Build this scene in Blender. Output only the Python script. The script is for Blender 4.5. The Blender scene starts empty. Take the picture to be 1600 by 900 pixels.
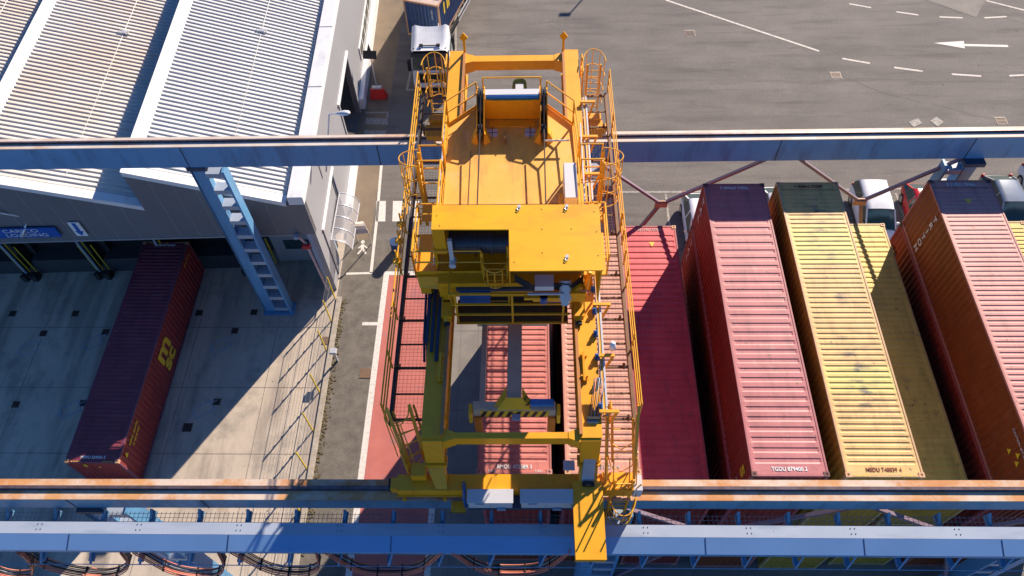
import bpy, bmesh, math, random
from mathutils import Vector, Matrix
random.seed(7)
PI = math.pi
SC = bpy.context.scene
COL = SC.collection

# ------------------------------------------------------------------ camera
F_PX, PITCH, YAW, ROLL, CAM_H = 1202.6, 0.9792353530873017, 0.04251822001809829, -0.036900968937713316, 34.55
cp, sp = math.cos(PITCH), math.sin(PITCH)
Rz = Matrix.Rotation(YAW, 3, 'Z')
FW = Rz @ Vector((0, cp, -sp)); RT = Rz @ Vector((1, 0, 0)); UP = Rz @ Vector((0, sp, cp))
R2 = math.cos(ROLL)*RT + math.sin(ROLL)*UP
U2 = -math.sin(ROLL)*RT + math.cos(ROLL)*UP
cam = bpy.data.cameras.new('camera'); camo = bpy.data.objects.new('camera', cam); COL.objects.link(camo)
M = Matrix.Identity(4)
for i in range(3):
    M[i][0] = R2[i]; M[i][1] = U2[i]; M[i][2] = -FW[i]
M[2][3] = CAM_H
camo.matrix_world = M
cam.sensor_width = 36; cam.lens = F_PX/1600*36; cam.clip_start = 0.5; cam.clip_end = 5000
SC.camera = camo

def ray(px, py): return FW*F_PX + R2*(px-800) - U2*(py-450)
def at(px, py, z=0.0):
    d = ray(px, py); return Vector((0, 0, CAM_H)) + d*((z-CAM_H)/d.z)
def aty(px, py, Y):
    d = ray(px, py); return Vector((0, 0, CAM_H)) + d*(Y/d.y)
def atx(px, py, X):
    d = ray(px, py); return Vector((0, 0, CAM_H)) + d*(X/d.x)

# ------------------------------------------------------------------ light
SUN = Vector((1.09, 1.84, 1.0)).normalized()
EL = math.asin(SUN.z); AZ = math.atan2(SUN.x, SUN.y)
w = bpy.data.worlds.new('World'); SC.world = w; w.use_nodes = True
nt = w.node_tree
bg = nt.nodes['Background']; sky = nt.nodes.new('ShaderNodeTexSky'); sky.sky_type = 'NISHITA'
sky.sun_disc = False; sky.sun_elevation = EL; sky.sun_rotation = AZ
sky.air_density = 1.0; sky.dust_density = 0.0; sky.ozone_density = 10.0
tint = nt.nodes.new('ShaderNodeVectorMath'); tint.operation = 'MULTIPLY'; tint.inputs[1].default_value = (.92, 1.02, 1.08)   # deep clear-sky blue
nt.links.new(sky.outputs[0], tint.inputs[0]); nt.links.new(tint.outputs[0], bg.inputs[0]); bg.inputs[1].default_value = 0.068
sl = bpy.data.lights.new('sun', 'SUN'); so = bpy.data.objects.new('sun', sl); COL.objects.link(so)
sl.energy = 5.0; sl.angle = math.radians(0.53); sl.color = (1.0, 0.86, 0.70)
so.rotation_euler = SUN.to_track_quat('Z', 'Y').to_euler(); so.location = (20, 40, 60)
SC.view_settings.view_transform = 'Standard'; SC.view_settings.look = 'None'
SC.view_settings.exposure = 1.08; SC.view_settings.gamma = 1.0
SC.render.engine = 'CYCLES'

# ------------------------------------------------------------------ materials
def mat(name, c1, c2=None, rough=0.55, metal=0.0, scale=3.0, lo=0.35, hi=0.7, bump=0.0, stretch=(1,1,1),
        c3=None, s3=0.6, t3=(0.6, 0.68), spec=0.5, detail=6.0, bscale=None, fine=0.0, spots=None, tracks=0.0):
    m = bpy.data.materials.new(name); m.use_nodes = True
    n = m.node_tree.nodes; l = m.node_tree.links; b = n['Principled BSDF']
    b.inputs['Roughness'].default_value = rough; b.inputs['Metallic'].default_value = metal
    b.inputs['Specular IOR Level'].default_value = spec
    if c2 is None: c2 = tuple(x*0.86 for x in c1)
    tc = n.new('ShaderNodeTexCoord'); mp = n.new('ShaderNodeMapping'); mp.inputs['Scale'].default_value = stretch
    l.new(tc.outputs['Object'], mp.inputs[0])
    no = n.new('ShaderNodeTexNoise'); no.inputs['Scale'].default_value = scale; no.inputs['Detail'].default_value = detail
    no.inputs['Roughness'].default_value = 0.62
    l.new(mp.outputs[0], no.inputs['Vector'])
    r = n.new('ShaderNodeValToRGB'); r.color_ramp.elements[0].position = lo; r.color_ramp.elements[1].position = hi
    r.color_ramp.elements[0].color = (*c1, 1); r.color_ramp.elements[1].color = (*c2, 1)
    l.new(no.outputs['Fac'], r.inputs[0]); out = r.outputs[0]
    if c3 is not None:
        n3 = n.new('ShaderNodeTexNoise'); n3.inputs['Scale'].default_value = s3; n3.inputs['Detail'].default_value = 8
        n3.inputs['Roughness'].default_value = 0.7
        l.new(tc.outputs['Object'], n3.inputs['Vector'])
        r3 = n.new('ShaderNodeValToRGB'); r3.color_ramp.elements[0].position = t3[0]; r3.color_ramp.elements[1].position = t3[1]
        r3.color_ramp.elements[0].color = (0,0,0,1); r3.color_ramp.elements[1].color = (1,1,1,1)
        l.new(n3.outputs['Fac'], r3.inputs[0])
        mx = n.new('ShaderNodeMix'); mx.data_type = 'RGBA'
        l.new(r3.outputs[0], mx.inputs['Factor']); l.new(out, mx.inputs['A']); mx.inputs['B'].default_value = (*c3, 1)
        out = mx.outputs['Result']
    def over(src, vec_scale, sc_, lo_, hi_, colr, amt, det=5, rgh=.65):
        nn = n.new('ShaderNodeTexNoise'); nn.inputs['Scale'].default_value = sc_; nn.inputs['Detail'].default_value = det; nn.inputs['Roughness'].default_value = rgh
        mm = n.new('ShaderNodeMapping'); mm.inputs['Scale'].default_value = vec_scale; mm.inputs['Location'].default_value = (3.7*sc_, 1.3, 0)
        l.new(tc.outputs['Object'], mm.inputs[0]); l.new(mm.outputs[0], nn.inputs['Vector'])
        q = n.new('ShaderNodeMapRange'); q.inputs[1].default_value = lo_; q.inputs[2].default_value = hi_; q.inputs[3].default_value = 0; q.inputs[4].default_value = amt
        l.new(nn.outputs['Fac'], q.inputs[0])
        x_ = n.new('ShaderNodeMix'); x_.data_type = 'RGBA'; l.new(q.outputs[0], x_.inputs['Factor']); l.new(src, x_.inputs['A']); x_.inputs['B'].default_value = (*colr, 1)
        return x_.outputs['Result']
    if spots:
        for sp__ in spots: out = over(out, *sp__)
    if tracks > 0:
        wv = n.new('ShaderNodeTexWave'); wv.wave_type = 'RINGS'; wv.rings_direction = 'SPHERICAL'; wv.inputs['Scale'].default_value = .13
        wv.inputs['Distortion'].default_value = 9; wv.inputs['Detail'].default_value = 4; wv.inputs['Detail Scale'].default_value = .6
        mw = n.new('ShaderNodeMapping'); mw.inputs['Location'].default_value = (-24, -95, 0); mw.inputs['Scale'].default_value = (.8,1,1); l.new(tc.outputs['Object'], mw.inputs[0]); l.new(mw.outputs[0], wv.inputs['Vector'])
        mr_ = n.new('ShaderNodeMapRange'); mr_.inputs[3].default_value = 1-tracks; mr_.inputs[4].default_value = 1+tracks*.5; l.new(wv.outputs['Fac'], mr_.inputs[0])
        vm_ = n.new('ShaderNodeVectorMath'); vm_.operation = 'SCALE'; l.new(out, vm_.inputs[0]); l.new(mr_.outputs[0], vm_.inputs['Scale']); out = vm_.outputs[0]
    if fine > 0:
        nf = n.new('ShaderNodeTexNoise'); nf.inputs['Scale'].default_value = 22; nf.inputs['Detail'].default_value = 3
        l.new(tc.outputs['Object'], nf.inputs['Vector'])
        mr = n.new('ShaderNodeMapRange'); mr.inputs[1].default_value = 0.3; mr.inputs[2].default_value = 0.7
        mr.inputs[3].default_value = 1-fine; mr.inputs[4].default_value = 1+fine
        l.new(nf.outputs['Fac'], mr.inputs[0])
        vm = n.new('ShaderNodeVectorMath'); vm.operation = 'SCALE'; l.new(out, vm.inputs[0]); l.new(mr.outputs[0], vm.inputs['Scale'])
        out = vm.outputs[0]
    l.new(out, b.inputs['Base Color'])
    if bump > 0:
        nb = n.new('ShaderNodeTexNoise'); nb.inputs['Scale'].default_value = bscale or scale*6; nb.inputs['Detail'].default_value = 4
        l.new(tc.outputs['Object'], nb.inputs['Vector'])
        bp = n.new('ShaderNodeBump'); bp.inputs['Strength'].default_value = bump; bp.inputs['Distance'].default_value = 0.02
        l.new(nb.outputs['Fac'], bp.inputs['Height']); l.new(bp.outputs[0], b.inputs['Normal'])
    return m

MT = {}
def m_(k, *a, **kw): MT[k] = mat(k, *a, **kw); return MT[k]
m_('asphalt', (.190,.168,.150), (.130,.117,.107), rough=.92, scale=.30, lo=.3, hi=.7, bump=.6, bscale=30, c3=(.20,.178,.158), s3=.16, t3=(.48,.66), fine=.34, stretch=(.45,1.6,1), tracks=.06,
    spots=[((1,1,1),1.3,.66,.72,(.05,.045,.045),.55),((.25,2.2,1),.7,.50,.68,(.095,.085,.08),.75),((1,1,1),5.5,.66,.70,(.33,.30,.27),.6),((1,1,1),9,.45,.66,(.095,.085,.08),.45)])
m_('asphalt_dark', (.175,.152,.125), (.105,.093,.078), rough=.92, scale=1.6, lo=.35, hi=.68, bump=.5, bscale=30, fine=.3)
m_('asphalt_old', (.23,.17,.115), (.16,.125,.09), rough=.92, scale=.8, bump=.4, bscale=30, fine=.25)
m_('concrete', (.52,.435,.345), (.44,.37,.295), rough=.85, scale=.5, lo=.35, hi=.7, bump=.15, bscale=20, c3=(.27,.235,.195), s3=.45, t3=(.52,.72), fine=.06,
    spots=[((1,.22,1),.9,.50,.70,(.24,.20,.17),.75),((1,1,1),.55,.62,.70,(.34,.22,.13),.45),((1,1,1),3.5,.69,.74,(.16,.13,.11),.6)])
m_('concrete_yard', (.24,.215,.185), (.17,.155,.14), rough=.9, scale=.9, bump=.3, bscale=24, fine=.12)
m_('joint', (.17,.15,.13), rough=.9)
m_('kerb', (.42,.37,.31), (.28,.24,.19), rough=.88, scale=4, bump=.3, fine=.15)
m_('lane_red', (.50,.155,.125), (.43,.12,.10), rough=.85, scale=.8, bump=.25, bscale=30, c3=(.27,.13,.15), s3=.5, t3=(.55,.68), fine=.08)
m_('paint_white', (.66,.62,.56), (.42,.39,.35), rough=.75, scale=7, lo=.5, hi=.75)
m_('paint_lane', (.60,.55,.49), (.30,.27,.24), rough=.8, scale=5, lo=.5, hi=.68, fine=.15)
m_('paint_worn', (.40,.37,.33), (.20,.18,.16), rough=.8, scale=9, lo=.42, hi=.6)
m_('rust_plate', (.20,.11,.06), (.13,.08,.055), rough=.8, scale=6)
m_('hatch', (.035,.022,.018), (.05,.03,.02), rough=.7, scale=6)
m_('steel_blue', (.115,.30,.52), (.10,.26,.46), rough=.48, scale=.7, c3=(.11,.17,.29), s3=3.0, t3=(.66,.74), fine=.05, spots=[((1.2,1.2,.25),1.3,.50,.68,(.075,.16,.29),.8),((1,1,1),7,.70,.74,(.15,.10,.09),.5)])
m_('steel_pale', (.35,.40,.48), (.31,.36,.44), rough=.45, scale=.8, c3=(.22,.24,.28), s3=5.0, t3=(.70,.76), spots=[((.4,2,1),1.2,.50,.68,(.24,.29,.37),.8),((1,1,1),9,.69,.72,(.22,.12,.10),.7)])
m_('steel_slope', (.20,.36,.60), (.18,.33,.55), rough=.45, scale=.8)
m_('steel_dark', (.035,.055,.095), rough=.6)
m_('flange_rust', (.58,.30,.12), (.50,.19,.055), rough=.7, scale=1.1, lo=.36, hi=.66, stretch=(.5,3,1), c3=(.62,.50,.40), s3=.55, t3=(.44,.60), bump=.2)
m_('flange_pale', (.58,.48,.40), (.48,.27,.14), rough=.65, scale=1.0, lo=.48, hi=.7, stretch=(.4,3,1), c3=(.62,.56,.5), s3=.6, t3=(.45,.6))
m_('rail_head', (.22,.17,.19), (.15,.09,.07), rough=.35, metal=.6, scale=4)
m_('crane_yellow', (.82,.37,.007), (.74,.315,.007), rough=.42, scale=1.5, c3=(.50,.19,.02), s3=2.2, t3=(.66,.74), fine=.04, spots=[((1,.35,1),2.0,.56,.72,(.46,.22,.03),.5),((1,1,1),9,.69,.73,(.16,.07,.03),.6)])
m_('crane_rail_yellow', (.76,.37,.012), (.68,.31,.012), rough=.45, scale=4)
m_('deck_yellow', (.76,.40,.055), (.68,.34,.035), rough=.6, scale=.9, lo=.35, hi=.72, c3=(.46,.20,.04), s3=1.3, t3=(.60,.74), fine=.05, bump=.06, spots=[((1.5,.3,1),1.2,.48,.68,(.44,.21,.05),.8),((1,1,1),.8,.56,.70,(.72,.42,.17),.5),((1,1,1),8,.67,.72,(.14,.07,.03),.6)])
m_('hood_yellow', (.84,.415,.005), (.77,.36,.005), rough=.38, scale=.8, c3=(.66,.29,.02), s3=1.5, t3=(.60,.75), spots=[((.3,1,1),1.4,.50,.70,(.58,.25,.02),.7),((1,1,1),11,.71,.74,(.2,.09,.03),.5)])
m_('rope', (.06,.045,.035), rough=.5, metal=.4)
m_('black', (.015,.015,.018), rough=.45)
m_('rubber', (.02,.02,.022), rough=.8)
m_('motor_blue', (.015,.09,.28), rough=.4)
m_('shade_blue', (.03,.20,.58), (.05,.25,.62), rough=.35, scale=3)  # grey casing with its blue shade painted into the colour
m_('cabinet_grey', (.55,.55,.56), (.50,.50,.52), rough=.4, scale=2)
m_('cabinet_blue', (.28,.36,.50), rough=.4)
m_('grate', (.13,.08,.055), rough=.6, metal=.3)
m_('grate_blue', (.22,.25,.30), rough=.55, metal=.3)
m_('spreader', (.52,.54,.42), (.42,.45,.34), rough=.5, scale=4)
m_('spreader_yellow', (.86,.64,.02), (.78,.54,.02), rough=.5, scale=4)
m_('aluminium', (.60,.60,.63), (.55,.55,.58), rough=.35, metal=.3)
m_('white', (.78,.78,.78), (.72,.72,.73), rough=.3, scale=1)
m_('roof_sheet', (.64,.60,.555), (.58,.53,.48), rough=.5, scale=.25, c3=(.60,.49,.40), s3=.13, t3=(.46,.68), spots=[((.15,1.5,1),1.2,.55,.75,(.47,.40,.34),.6)])
m_('roof_sheet_white', (.58,.57,.56), (.51,.50,.495), rough=.5, scale=.25, spots=[((.15,1.5,1),1.2,.55,.75,(.52,.50,.49),.55)])
m_('coping', (.70,.70,.71), (.58,.58,.60), rough=.45, scale=.9, lo=.5, hi=.75, spots=[((1,.3,1),1.6,.58,.72,(.42,.41,.41),.6)])
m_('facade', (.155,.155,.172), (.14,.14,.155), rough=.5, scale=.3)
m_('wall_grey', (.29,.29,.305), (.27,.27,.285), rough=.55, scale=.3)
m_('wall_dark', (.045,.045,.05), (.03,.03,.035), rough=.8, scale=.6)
m_('gutter', (.02,.045,.12), rough=.6)
m_('sign_blue', (.015,.10,.42), rough=.4)
m_('letter_white', (.75,.75,.75), rough=.5)
m_('letter_yellow', (.80,.52,.03), rough=.5)
m_('letter_black', (.02,.02,.02), rough=.5)
m_('glass', (.02,.05,.055), rough=.08, spec=.8)
m_('car_white', (.80,.81,.83), rough=.22)
m_('car_red', (.50,.012,.018), rough=.22)
m_('car_silver', (.33,.36,.40), rough=.2, metal=.4)
m_('tyre', (.022,.022,.024), rough=.85)
m_('rim', (.42,.42,.43), rough=.3, metal=.7)
m_('lamp_red', (.45,.02,.02), rough=.3)
m_('lamp_clear', (.6,.6,.6), rough=.15)
m_('barrier_red', (.62,.02,.018), rough=.5)
m_('post_yellow', (.66,.48,.02), (.45,.30,.02), rough=.6, scale=8)
m_('wire', (.25,.25,.26), rough=.5, metal=.4)
m_('cable_black', (.02,.022,.03), rough=.6)
m_('cable_orange', (.62,.20,.13), rough=.55)
m_('cable_grey', (.30,.32,.35), rough=.55)
m_('tarp', (.62,.54,.44), (.50,.42,.33), rough=.8, scale=3)
m_('pipe_pink', (.55,.42,.42), rough=.6)
m_('green_dark', (.16,.18,.03), rough=.6)
m_('weed', (.10,.085,.045), (.16,.12,.06), rough=.95, scale=9)
m_('leaf_debris', (.30,.24,.12), rough=.9)
# clear acrylic for the door canopy
m = bpy.data.materials.new('acrylic'); m.use_nodes = True
b = m.node_tree.nodes['Principled BSDF']; b.inputs['Base Color'].default_value = (.42,.41,.42,1); b.inputs['Roughness'].default_value = .2
b.inputs['Alpha'].default_value = .5; MT['acrylic'] = m

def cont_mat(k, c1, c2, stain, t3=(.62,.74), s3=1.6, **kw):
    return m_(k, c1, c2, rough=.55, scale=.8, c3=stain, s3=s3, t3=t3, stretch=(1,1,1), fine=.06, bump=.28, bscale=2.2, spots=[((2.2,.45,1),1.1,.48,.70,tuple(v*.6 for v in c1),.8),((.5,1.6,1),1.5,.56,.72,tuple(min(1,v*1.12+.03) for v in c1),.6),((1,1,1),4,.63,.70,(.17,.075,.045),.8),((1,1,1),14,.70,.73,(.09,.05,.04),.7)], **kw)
cont_mat('red_roof', (.56,.175,.15), (.49,.15,.125), (.36,.13,.12))
cont_mat('salmon_roof', (.60,.285,.20), (.54,.26,.20), (.38,.17,.13))
cont_mat('rose_roof', (.46,.145,.15), (.41,.125,.13), (.46,.22,.19), t3=(.58,.72))
cont_mat('crimson_roof', (.62,.07,.085), (.53,.05,.07), (.22,.05,.06), t3=(.66,.72), s3=2.5)
cont_mat('pink_roof', (.58,.25,.215), (.54,.225,.195), (.50,.23,.20))
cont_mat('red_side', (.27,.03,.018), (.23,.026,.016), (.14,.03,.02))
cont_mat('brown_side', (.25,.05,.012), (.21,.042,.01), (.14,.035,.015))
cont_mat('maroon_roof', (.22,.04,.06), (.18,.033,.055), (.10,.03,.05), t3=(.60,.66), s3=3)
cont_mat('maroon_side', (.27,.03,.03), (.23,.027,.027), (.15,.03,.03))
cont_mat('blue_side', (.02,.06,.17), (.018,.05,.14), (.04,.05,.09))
cont_mat('cream_roof', (.60,.44,.33), (.45,.38,.35), (.35,.25,.2))
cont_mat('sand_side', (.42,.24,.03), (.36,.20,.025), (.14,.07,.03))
cont_mat('sand_roof_low', (.68,.48,.10), (.60,.42,.08), (.38,.27,.12))
cont_mat('sand_roof', (.66,.42,.15), (.59,.37,.125), (.40,.30,.15))
# greenish-yellow repainted bands and black scuffs of the big sand-coloured roof, fixed to the roof panel
def special_sand():
    m = MT['sand_roof']; n = m.node_tree.nodes; l = m.node_tree.links; b = n['Principled BSDF']
    src = b.inputs['Base Color'].links[0].from_socket
    tc = n.new('ShaderNodeTexCoord'); sx = n.new('ShaderNodeSeparateXYZ'); l.new(tc.outputs['Object'], sx.inputs[0])
    def bandmask(lo, hi, soft, axis='Y'):
        a = n.new('ShaderNodeMapRange'); a.inputs[1].default_value = lo-soft; a.inputs[2].default_value = lo+soft
        c = n.new('ShaderNodeMapRange'); c.inputs[1].default_value = hi-soft; c.inputs[2].default_value = hi+soft
        c.inputs[3].default_value = 1; c.inputs[4].default_value = 0
        l.new(sx.outputs[axis], a.inputs[0]); l.new(sx.outputs[axis], c.inputs[0])
        mu = n.new('ShaderNodeMath'); mu.operation = 'MULTIPLY'; l.new(a.outputs[0], mu.inputs[0]); l.new(c.outputs[0], mu.inputs[1])
        return mu.outputs[0]
    def mul(a, b_):
        mu = n.new('ShaderNodeMath'); mu.operation = 'MULTIPLY'; l.new(a, mu.inputs[0])
        if isinstance(b_, (int, float)): mu.inputs[1].default_value = b_
        else: l.new(b_, mu.inputs[1])
        return mu.outputs[0]
    def add(a, b_):
        mu = n.new('ShaderNodeMath'); mu.operation = 'ADD'; mu.use_clamp = True; l.new(a, mu.inputs[0]); l.new(b_, mu.inputs[1]); return mu.outputs[0]
    g = add(bandmask(8.2, 10.0, .04), bandmask(2.9, 3.95, .04))
    mx = n.new('ShaderNodeMix'); mx.data_type = 'RGBA'; l.new(mul(g, .75), mx.inputs['Factor']); l.new(src, mx.inputs['A'])
    mx.inputs['B'].default_value = (.56,.50,.13,1)
    no = n.new('ShaderNodeTexNoise'); no.inputs['Scale'].default_value = 2.2; no.inputs['Detail'].default_value = 6
    mp = n.new('ShaderNodeMapping'); mp.inputs['Scale'].default_value = (.8,1.6,1); l.new(tc.outputs['Object'], mp.inputs[0]); l.new(mp.outputs[0], no.inputs['Vector'])
    r = n.new('ShaderNodeValToRGB'); r.color_ramp.elements[0].position = .47; r.color_ramp.elements[1].position = .66; l.new(no.outputs['Fac'], r.inputs[0])
    cen = bandmask(.85, 1.75, .35, 'X')
    yb = add(add(bandmask(8.4, 11.2, .5), bandmask(2.0, 5.2, .5)), bandmask(6.4, 7.0, .3))
    s = mul(mul(r.outputs[0], cen), yb)
    m2 = n.new('ShaderNodeMix'); m2.data_type = 'RGBA'; l.new(mul(s, .85), m2.inputs['Factor']); l.new(mx.outputs['Result'], m2.inputs['A'])
    m2.inputs['B'].default_value = (.07,.065,.07,1)
    l.new(m2.outputs['Result'], b.inputs['Base Color'])
special_sand()
# soft tyre bands running along the loading bays
def bay_bands():
    m = MT['concrete']; n = m.node_tree.nodes; l = m.node_tree.links; b = n['Principled BSDF']
    src = b.inputs['Base Color'].links[0].from_socket
    tc = n.new('ShaderNodeTexCoord'); mp = n.new('ShaderNodeMapping'); mp.inputs['Scale'].default_value = (.42,.05,1)
    no = n.new('ShaderNodeTexNoise'); no.inputs['Scale'].default_value = 1.6; no.inputs['Detail'].default_value = 3
    l.new(tc.outputs['Object'], mp.inputs[0]); l.new(mp.outputs[0], no.inputs['Vector'])
    mr = n.new('ShaderNodeMapRange'); mr.inputs[1].default_value = .47; mr.inputs[2].default_value = .57; mr.inputs[3].default_value = 1.08; mr.inputs[4].default_value = .72
    l.new(no.outputs['Fac'], mr.inputs[0])
    sx = n.new('ShaderNodeSeparateXYZ'); l.new(tc.outputs['Object'], sx.inputs[0])
    k = n.new('ShaderNodeMapRange'); k.inputs[1].default_value = -17; k.inputs[2].default_value = -15; k.inputs[3].default_value = 0; k.inputs[4].default_value = 1
    l.new(sx.outputs['X'], k.inputs[0])
    mxx = n.new('ShaderNodeMix'); l.new(k.outputs[0], mxx.inputs['Factor']); l.new(mr.outputs[0], mxx.inputs['A']); mxx.inputs['B'].default_value = 1.0
    vm = n.new('ShaderNodeVectorMath'); vm.operation = 'SCALE'; l.new(src, vm.inputs[0]); l.new(mxx.outputs['Result'], vm.inputs['Scale'])
    l.new(vm.outputs[0], b.inputs['Base Color'])
bay_bands()

m_('brace_mauve', (.20,.16,.22), (.20,.12,.13), rough=.5, scale=1.0)
m_('brace_rust', (.50,.30,.20), (.40,.22,.14), rough=.6, scale=3)
m_('cast_dark', (.13,.05,.04), (.09,.04,.035), rough=.6, scale=6)
m_('cast_sand', (.62,.36,.20), (.50,.25,.12), rough=.6, scale=6)
m_('cast_rose', (.52,.24,.20), (.40,.16,.13), rough=.6, scale=6)
m_('letter_faint', (.42,.36,.34), rough=.6)
m_('rail_orange', (.52,.20,.03), (.34,.16,.08), rough=.45, scale=5)
m_('trough_grey', (.42,.40,.42), (.34,.27,.24), rough=.5, scale=3)
m_('joist_brown', (.20,.085,.025), (.12,.06,.03), rough=.6, scale=4)
m_('joist_dark', (.05,.035,.03), rough=.6)
m_('cable_blue', (.012,.03,.075), rough=.6)
m_('cabinet_white', (.62,.62,.63), (.57,.57,.58), rough=.4, scale=2)
m_('drum_grey', (.06,.065,.09), (.03,.033,.045), rough=.4, metal=.3, stretch=(6,1,1), scale=2)
m_('flipper_orange', (.66,.25,.015), (.55,.2,.015), rough=.5, scale=4)
m_('sign_disc', (.02,.06,.16), rough=.5)
# ------------------------------------------------------------------ mesh helpers
OFF = {}
class MB:
    def __init__(s): s.v = []; s.f = []; s.mi = []; s.k = 0
    def use(s, k): s.k = k; return s
    def face(s, idx): s.f.append(idx); s.mi.append(s.k)
    def poly(s, pts):
        n = len(s.v); s.v += [tuple(p) for p in pts]; s.face(list(range(n, n+len(pts)))); return s
    def hexa(s, p):                      # 8 points: bottom ring 0-3, top ring 4-7
        n = len(s.v); s.v += [tuple(q) for q in p]
        for q in ((3,2,1,0),(4,5,6,7),(0,1,5,4),(1,2,6,5),(2,3,7,6),(3,0,4,7)): s.face([n+i for i in q])
        return s
    def box(s, x0, x1, y0, y1, z0, z1):
        return s.hexa([(x0,y0,z0),(x1,y0,z0),(x1,y1,z0),(x0,y1,z0),(x0,y0,z1),(x1,y0,z1),(x1,y1,z1),(x0,y1,z1)])
    def bar(s, a, b, w=.06, h=None, up=(0,0,1)):
        a, b = Vector(a), Vector(b); h = h or w
        d = (b-a).normalized(); up = Vector(up)
        if abs(d.dot(up)) > .98: up = Vector((0,1,0)) if abs(d.y) < .9 else Vector((1,0,0))
        x = d.cross(up).normalized(); z = x.cross(d).normalized()
        X, Z = x*w/2, z*h/2
        return s.hexa([a-X-Z, a+X-Z, b+X-Z, b-X-Z, a-X+Z, a+X+Z, b+X+Z, b-X+Z])
    def tube(s, pts, r=.03, n=6, closed=False):
        pts = [Vector(p) for p in pts]; m = len(pts); base = len(s.v)
        ref = Vector((0,0,1))
        for i, p in enumerate(pts):
            if closed: d = pts[(i+1) % m]-pts[i-1]
            else: d = pts[min(i+1, m-1)]-pts[max(i-1, 0)]
            d.normalize()
            x = d.cross(ref)
            if x.length < .05: x = d.cross(Vector((1,0,0)) if abs(d.x) < .9 else Vector((0,1,0)))
            x.normalize(); y = d.cross(x)
            for k in range(n):
                a = 2*PI*k/n; s.v.append(tuple(p + x*r*math.cos(a) + y*r*math.sin(a)))
        for i in range(m if closed else m-1):
            j = (i+1) % m
            for k in range(n):
                k2 = (k+1) % n; s.face([base+i*n+k, base+i*n+k2, base+j*n+k2, base+j*n+k])
        if not closed:
            s.face([base+k for k in range(n)][::-1]); s.face([base+(m-1)*n+k for k in range(n)])
        return s
    def cyl(s, a, b, r, n=16, r2=None):
        a, b = Vector(a), Vector(b); d = (b-a).normalized(); r2 = r if r2 is None else r2
        x = d.cross(Vector((0,0,1)))
        if x.length < .05: x = Vector((1,0,0))
        x.normalize(); y = d.cross(x); base = len(s.v)
        for p, q in ((a, r), (b, r2)):
            for k in range(n): t = 2*PI*k/n; s.v.append(tuple(p + x*q*math.cos(t) + y*q*math.sin(t)))
        for k in range(n): k2 = (k+1) % n; s.face([base+k, base+k2, base+n+k2, base+n+k])
        s.face([base+k for k in range(n)][::-1]); s.face([base+n+k for k in range(n)])
        return s
    def prism(s, pts, d):                # polygon extruded by vector d
        d = Vector(d); n = len(pts); b0 = len(s.v)
        s.v += [tuple(p) for p in pts] + [tuple(Vector(p)+d) for p in pts]
        s.face(list(range(b0, b0+n))[::-1]); s.face(list(range(b0+n, b0+2*n)))
        for i in range(n): j = (i+1) % n; s.face([b0+i, b0+j, b0+n+j, b0+n+i])
        return s
    def grid(s, rows):
        n = len(rows[0]); b0 = len(s.v)
        for r in rows: s.v += [tuple(p) for p in r]
        for i in range(len(rows)-1):
            for j in range(n-1): s.face([b0+i*n+j, b0+i*n+j+1, b0+(i+1)*n+j+1, b0+(i+1)*n+j])
        return s
    def mesh(s, name, mats, off=(0,0,0), smooth=False, bevel=0):
        me = bpy.data.meshes.new(name)
        ox, oy, oz = off
        me.from_pydata([(x-ox, y-oy, z-oz) for x, y, z in s.v], [], s.f)
        if not isinstance(mats, (list, tuple)): mats = [mats]
        for k in mats: me.materials.append(MT[k] if isinstance(k, str) else k)
        for p, i in zip(me.polygons, s.mi): p.material_index = i; p.use_smooth = smooth
        bm = bmesh.new(); bm.from_mesh(me); bmesh.ops.recalc_face_normals(bm, faces=bm.faces)
        if bevel: bmesh.ops.bevel(bm, geom=[e for e in bm.edges if e.is_manifold and e.calc_face_angle(0) > .5], offset=bevel, segments=2, affect='EDGES', clamp_overlap=True)
        bm.to_mesh(me); bm.free()
        return me
    def build(s, name, mats, parent=None, smooth=False, bevel=0, label=None, **tags):
        off = OFF.get(parent.name, (0,0,0)) if parent else (0,0,0)
        o = bpy.data.objects.new(name, s.mesh(name, mats, off, smooth, bevel)); COL.objects.link(o)
        if parent: o.parent = parent; OFF[o.name] = off
        if label: o['label'] = label
        for k, v in tags.items(): o[k] = v
        return o

def thing(name, label, cat, loc=(0,0,0), rotz=0.0, group=None, world=True):
    o = bpy.data.objects.new(name, None); COL.objects.link(o); o.empty_display_size = .3
    o.location = loc; o.rotation_euler = (0, 0, rotz)
    o['label'] = label; o['category'] = cat
    if group: o['group'] = group
    OFF[o.name] = tuple(loc) if world else (0,0,0)
    return o
def solo(mb, name, mats, label, cat, loc=None, group=None, **kw):
    # a thing that is one mesh, origin at its base
    if loc is None:
        xs = [v[0] for v in mb.v]; ys = [v[1] for v in mb.v]; zs = [v[2] for v in mb.v]
        loc = ((min(xs)+max(xs))/2, (min(ys)+max(ys))/2, min(zs))
    o = bpy.data.objects.new(name, mb.mesh(name, mats, loc, kw.get('smooth', False), kw.get('bevel', 0))); COL.objects.link(o)
    o.location = loc; o['label'] = label; o['category'] = cat
    if group: o['group'] = group
    return o
def struct(mb, name, mats, **kw):
    o = mb.build(name, mats, **kw); o['kind'] = 'structure'; return o
def kids(o): return [c for c in COL.objects if c.parent == o]
def copy_tree(o, parent=None):
    c = o.copy(); COL.objects.link(c); c.parent = parent
    for ch in kids(o): copy_tree(ch, c)
    return c
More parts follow.
